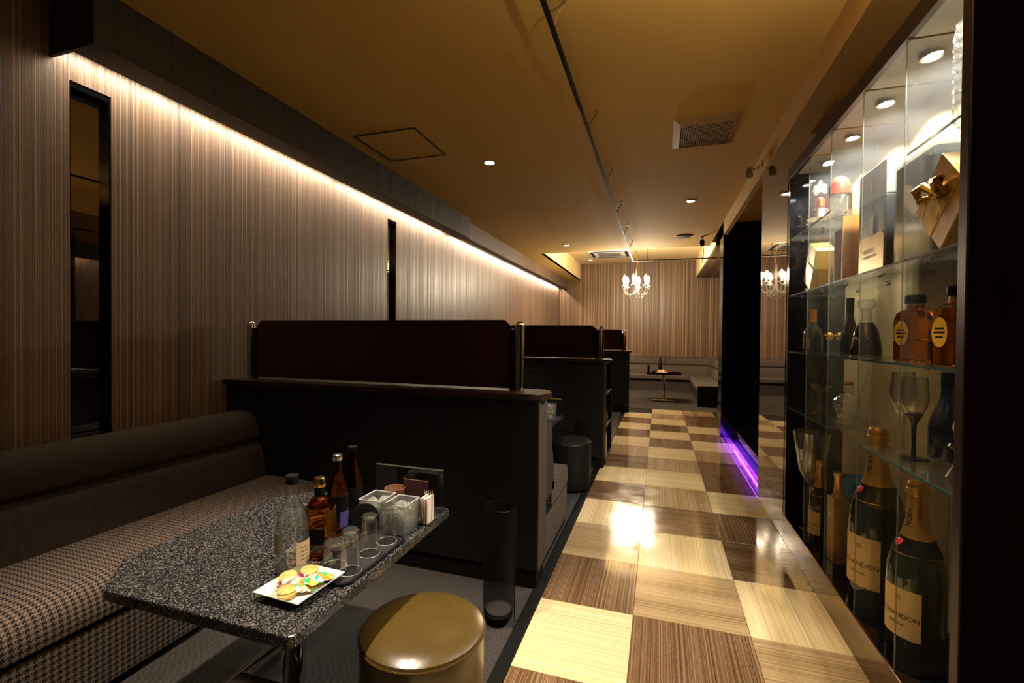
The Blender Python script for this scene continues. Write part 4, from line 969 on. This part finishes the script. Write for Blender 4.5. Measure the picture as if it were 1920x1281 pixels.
ice_tub('square pressed glass ice tub, farther left of the two', (-1.005, 1.492, TZ), .09, .105, .104)
bd_ = thing('coaster', 'round black coaster standing upright against the ice tub', 'coaster', (-1.005, 1.412, TZ))
obj('disc', G().lathe([(0, -.003), (.050, -.003), (.0515, 0), (.050, .003), (0, .003)], 36), M['black_rough'], bd_, True, loc=(0, 0, .0516), rot=(PI/2-.12, 0, .35))
obj('back_pad', G().lathe([(0, .003), (.036, .003), (.036, .0045), (0, .0045)], 28), M['ink'], bd_.children[0])
cu_ = thing('brown_cup', 'small round brown cup behind the ice tubs', 'cup', (-.995, 1.595, TZ))
obj('cup', G().lathe([(0, 0), (.032, 0), (.036, .005), (.041, .105), (.038, .105), (.033, .008), (0, .008)], 28), M['terracotta'], cu_, True)
obj('picks', G().cyl((0, 0, .008), .03, .07, 20), M['straw'], cu_)
sh_ = thing('napkin_holder', 'pale holder of paper napkins at the table edge beside the ice', 'holder', (-.832, 1.555, TZ))
gg = G(); gg.box(-.02, .02, -.028, -.026, 0, .09); gg.box(-.02, .02, .026, .028, 0, .09); gg.box(-.02, .02, -.026, .026, 0, .004); obj('frame', gg, M['glass'], sh_)
for k in range(4): obj('napkin', G().box(-.016+.009*k, -.011+.009*k, -.025, .025, .005, .10+.004*(k % 2), .001), M['straw'], sh_)
for k in range(5): gg = G(); gg.tube([(-.012+.007*k, .01, .005), (-.014+.008*k, .012, .118+.003*(k % 3))], .0016, 6); obj('straw', gg, M['silver'], sh_)
mn = thing('menu_stand', 'clear acrylic menu stand at the far edge of the granite table', 'stand', (-.972, 1.665, TZ))
obj('sheet', G().box(-.155, .155, -.002, .002, .004, .168), M['glass'], mn); obj('top_edge', G().box(-.155, .155, -.0025, .0025, .168, .172), M['pane_edge'], mn); obj('foot', G().box(-.155, .155, -.03, .03, 0, .004), M['glass'], mn)
rc = thing('menu_card', 'dark red menu card leaning behind the brown cup', 'card', (-.915, 1.610, TZ))
obj('card', G().box(-.055, .055, -.002, .002, 0, .135), M['maroon'], rc, rot=(-.06, 0, 0)); obj('card_edge', G().box(-.055, .055, -.0022, .0022, .135, .137), M['terracotta'], rc, rot=(-.06, 0, 0))
# snack plate
pt = thing('snack_plate', 'white rectangular plate of wrapped biscuits on the granite table', 'plate', (-.945, 1.035, TZ), -.05)
g = G(); a, b = .078, .088; ia, ib = .055, .064
g.poly([(-ia, -ib, .002), (ia, -ib, .002), (ia, ib, .002), (-ia, ib, .002), (-a, -b, .020), (a, -b, .020), (a, b, .020), (-a, b, .020),
        (-ia, -ib, .006), (ia, -ib, .006), (ia, ib, .006), (-ia, ib, .006), (-a, -b, .0235), (a, -b, .0235), (a, b, .0235), (-a, b, .0235)],
       [(0, 1, 2, 3), (0, 1, 5, 4), (1, 2, 6, 5), (2, 3, 7, 6), (3, 0, 4, 7), (8, 9, 10, 11), (8, 9, 13, 12), (9, 10, 14, 13), (10, 11, 15, 14), (11, 8, 12, 15), (4, 5, 13, 12), (5, 6, 14, 13), (6, 7, 15, 14), (7, 4, 12, 15)])
bmesh.ops.bevel(g.bm, geom=[e for e in g.bm.edges if e.calc_length() > .03], offset=.0012, segments=2, affect='EDGES')
obj('dish', g, M['white'], pt, True)
obj('foot_ring', G().box(-.05, .05, -.058, .058, 0, .003), M['white'], pt)
def biscuit(label, loc, rot, wrap, core=True):
    r = thing('wrapped_biscuit', label, 'snack', loc, 0, 'wrapped biscuits on the plate'); r.rotation_euler = rot
    if core: obj('biscuit', G().lathe([(0, -.005), (.020, -.005), (.024, -.002), (.024, .003), (.018, .006), (0, .0065)], 24), M['cookie'], r, True)
    g = G(); n = 14; vs = []; fs_ = []
    for i in range(n+1):
        for j in range(7):
            x = -.042+.084*i/n; y = -.029+.058*j/6
            e = max(0, 1-(abs(x)/.036)**3)*max(0, 1-(abs(y)/.030)**2)
            vs.append((x, y, .001+(.0085 if core else .012)*e+.0015*math.sin(i*2.1+j*1.7)))
    for i in range(n):
        for j in range(6): k = i*7+j; fs_.append((k, k+7, k+8, k+1))
    o = obj('wrapper', g.poly(vs, fs_), wrap, r, True)
    return r, o
PX, PY_, PZ = -.945, 1.035, TZ
biscuit('round biscuit in clear film at the back of the plate', (PX-.01, PY_+.045, PZ+.030), (.1, .05, .3), M['wrap_clear'])
biscuit('biscuit in clear and green film at the front of the plate', (PX-.005, PY_-.045, PZ+.020), (.05, 0, .2), M['wrap_clear'])
r, o = biscuit('biscuit in pink and red wrapper at the left of the plate', (PX-.045, PY_+.002, PZ+.028), (.15, -.1, 1.0), M['wrap_clear'])
biscuit('pink foil packet tucked under the red biscuit', (PX-.035, PY_+.012, PZ+.016), (0, -.05, .9), M['wrap_pink'], False)
biscuit('green and orange printed snack packet at the right of the plate', (PX+.035, PY_+.028, PZ+.022), (0, .12, 1.35), M['wrap_green'], False)
biscuit('small green packet under the front biscuit', (PX+.012, PY_-.012, PZ+.014), (0, .0, .6), M['wrap_green'], False)
biscuit('second round biscuit beneath the front one', (PX+.0, PY_-.05, PZ+.0135), (0, 0, -.2), M['wrap_clear'])

# ================================================================== SECOND BOOTH AND FAR TABLE ITEMS
ip = thing('ice_pail', 'round cut glass ice pail on the second booth table', 'pail', (-.872, 3.76, TZ))
pr_ = [(0, 0), (.05, 0)]
for k in range(6): pr_ += [(.056+.002*k, .012+.022*k), (.052+.002*k, .023+.022*k)]
pr_ += [(.068, .15), (.064, .15), (.046, .01), (0, .01)]
obj('pail', G().lathe(pr_, 24), M['crystal'], ip)
g = G(); rnd = random.Random(5)
for k in range(30):
    a = rnd.uniform(0, 6.28); q = rnd.uniform(0, .036); s = .010
    g.box(q*math.cos(a)-s, q*math.cos(a)+s, q*math.sin(a)-s, q*math.sin(a)+s, .02+.11*k/30-s+.01, .02+.11*k/30+s+.01, rot=Matrix.Rotation(a, 4, 'X'))
o = obj('ice', g, M['ice'], ip); o['kind'] = 'stuff'
m2 = thing('menu_stand', 'dark menu stand with pale top edge on the second booth table', 'stand', (-.93, 4.02, TZ))
obj('sheet', G().box(-.11, .11, -.003, .003, 0, .15), M['black'], m2); obj('top_edge', G().box(-.11, .11, -.0035, .0035, .15, .156), M['gold_card'], m2)
FZ = .585
fb = simple_bottle('wine_bottle', 'dark bottle standing on the small far table', (.03, 10.0, FZ), [(0, 0), (.036, 0), (.038, .005), (.038, .18), (.030, .22), (.015, .26), (.014, .31), (0, .31)], M['black_glass'], M['black'], [(.016, .27), (.016, .318), (0, .32)], group='far table setting')
fm = thing('menu_holder', 'black and white card holder on the small far table', 'holder', (-.17, 9.85, FZ), 0, 'far table setting')
obj('black_card', G().box(-.05, -.01, -.01, .01, 0, .15), M['black'], fm); obj('white_card', G().box(-.008, .04, -.012, .008, 0, .145), M['lid_grey'], fm)
fp = thing('fruit_plate', 'oval plate on the small far table under the fruit', 'plate', (.06, 9.80, FZ), 0, 'far table setting')
obj('plate', G().lathe([(0, 0), (.07, 0), (.12, .014), (.118, .018), (.068, .005), (0, .005)], 28), M['white'], fp, True)
for i, (dx, dy, dz, rr, cm, nm) in enumerate(((-.05, 0, .03, .030, 'cookie', 'orange fruit on the left of the far plate'), (.01, -.02, .036, .033, 'straw', 'pale fruit in the middle of the far plate'), (.06, .01, .030, .028, 'red_cap', 'red fruit on the right of the far plate'), (.005, .04, .032, .028, 'wrap_green', 'green packet at the back of the far plate'))):
    f = thing('fruit', nm, 'fruit', (.06+dx, 9.80+dy, FZ+.006), 0, 'far table setting')
    obj('flesh', G().ball((0, 0, rr), rr, 14, 10, 1, 1, .95), M[cm], f, True); obj('stem', G().cyl((0, 0, rr*1.9), .003, .010, 8), M['counter'], f)
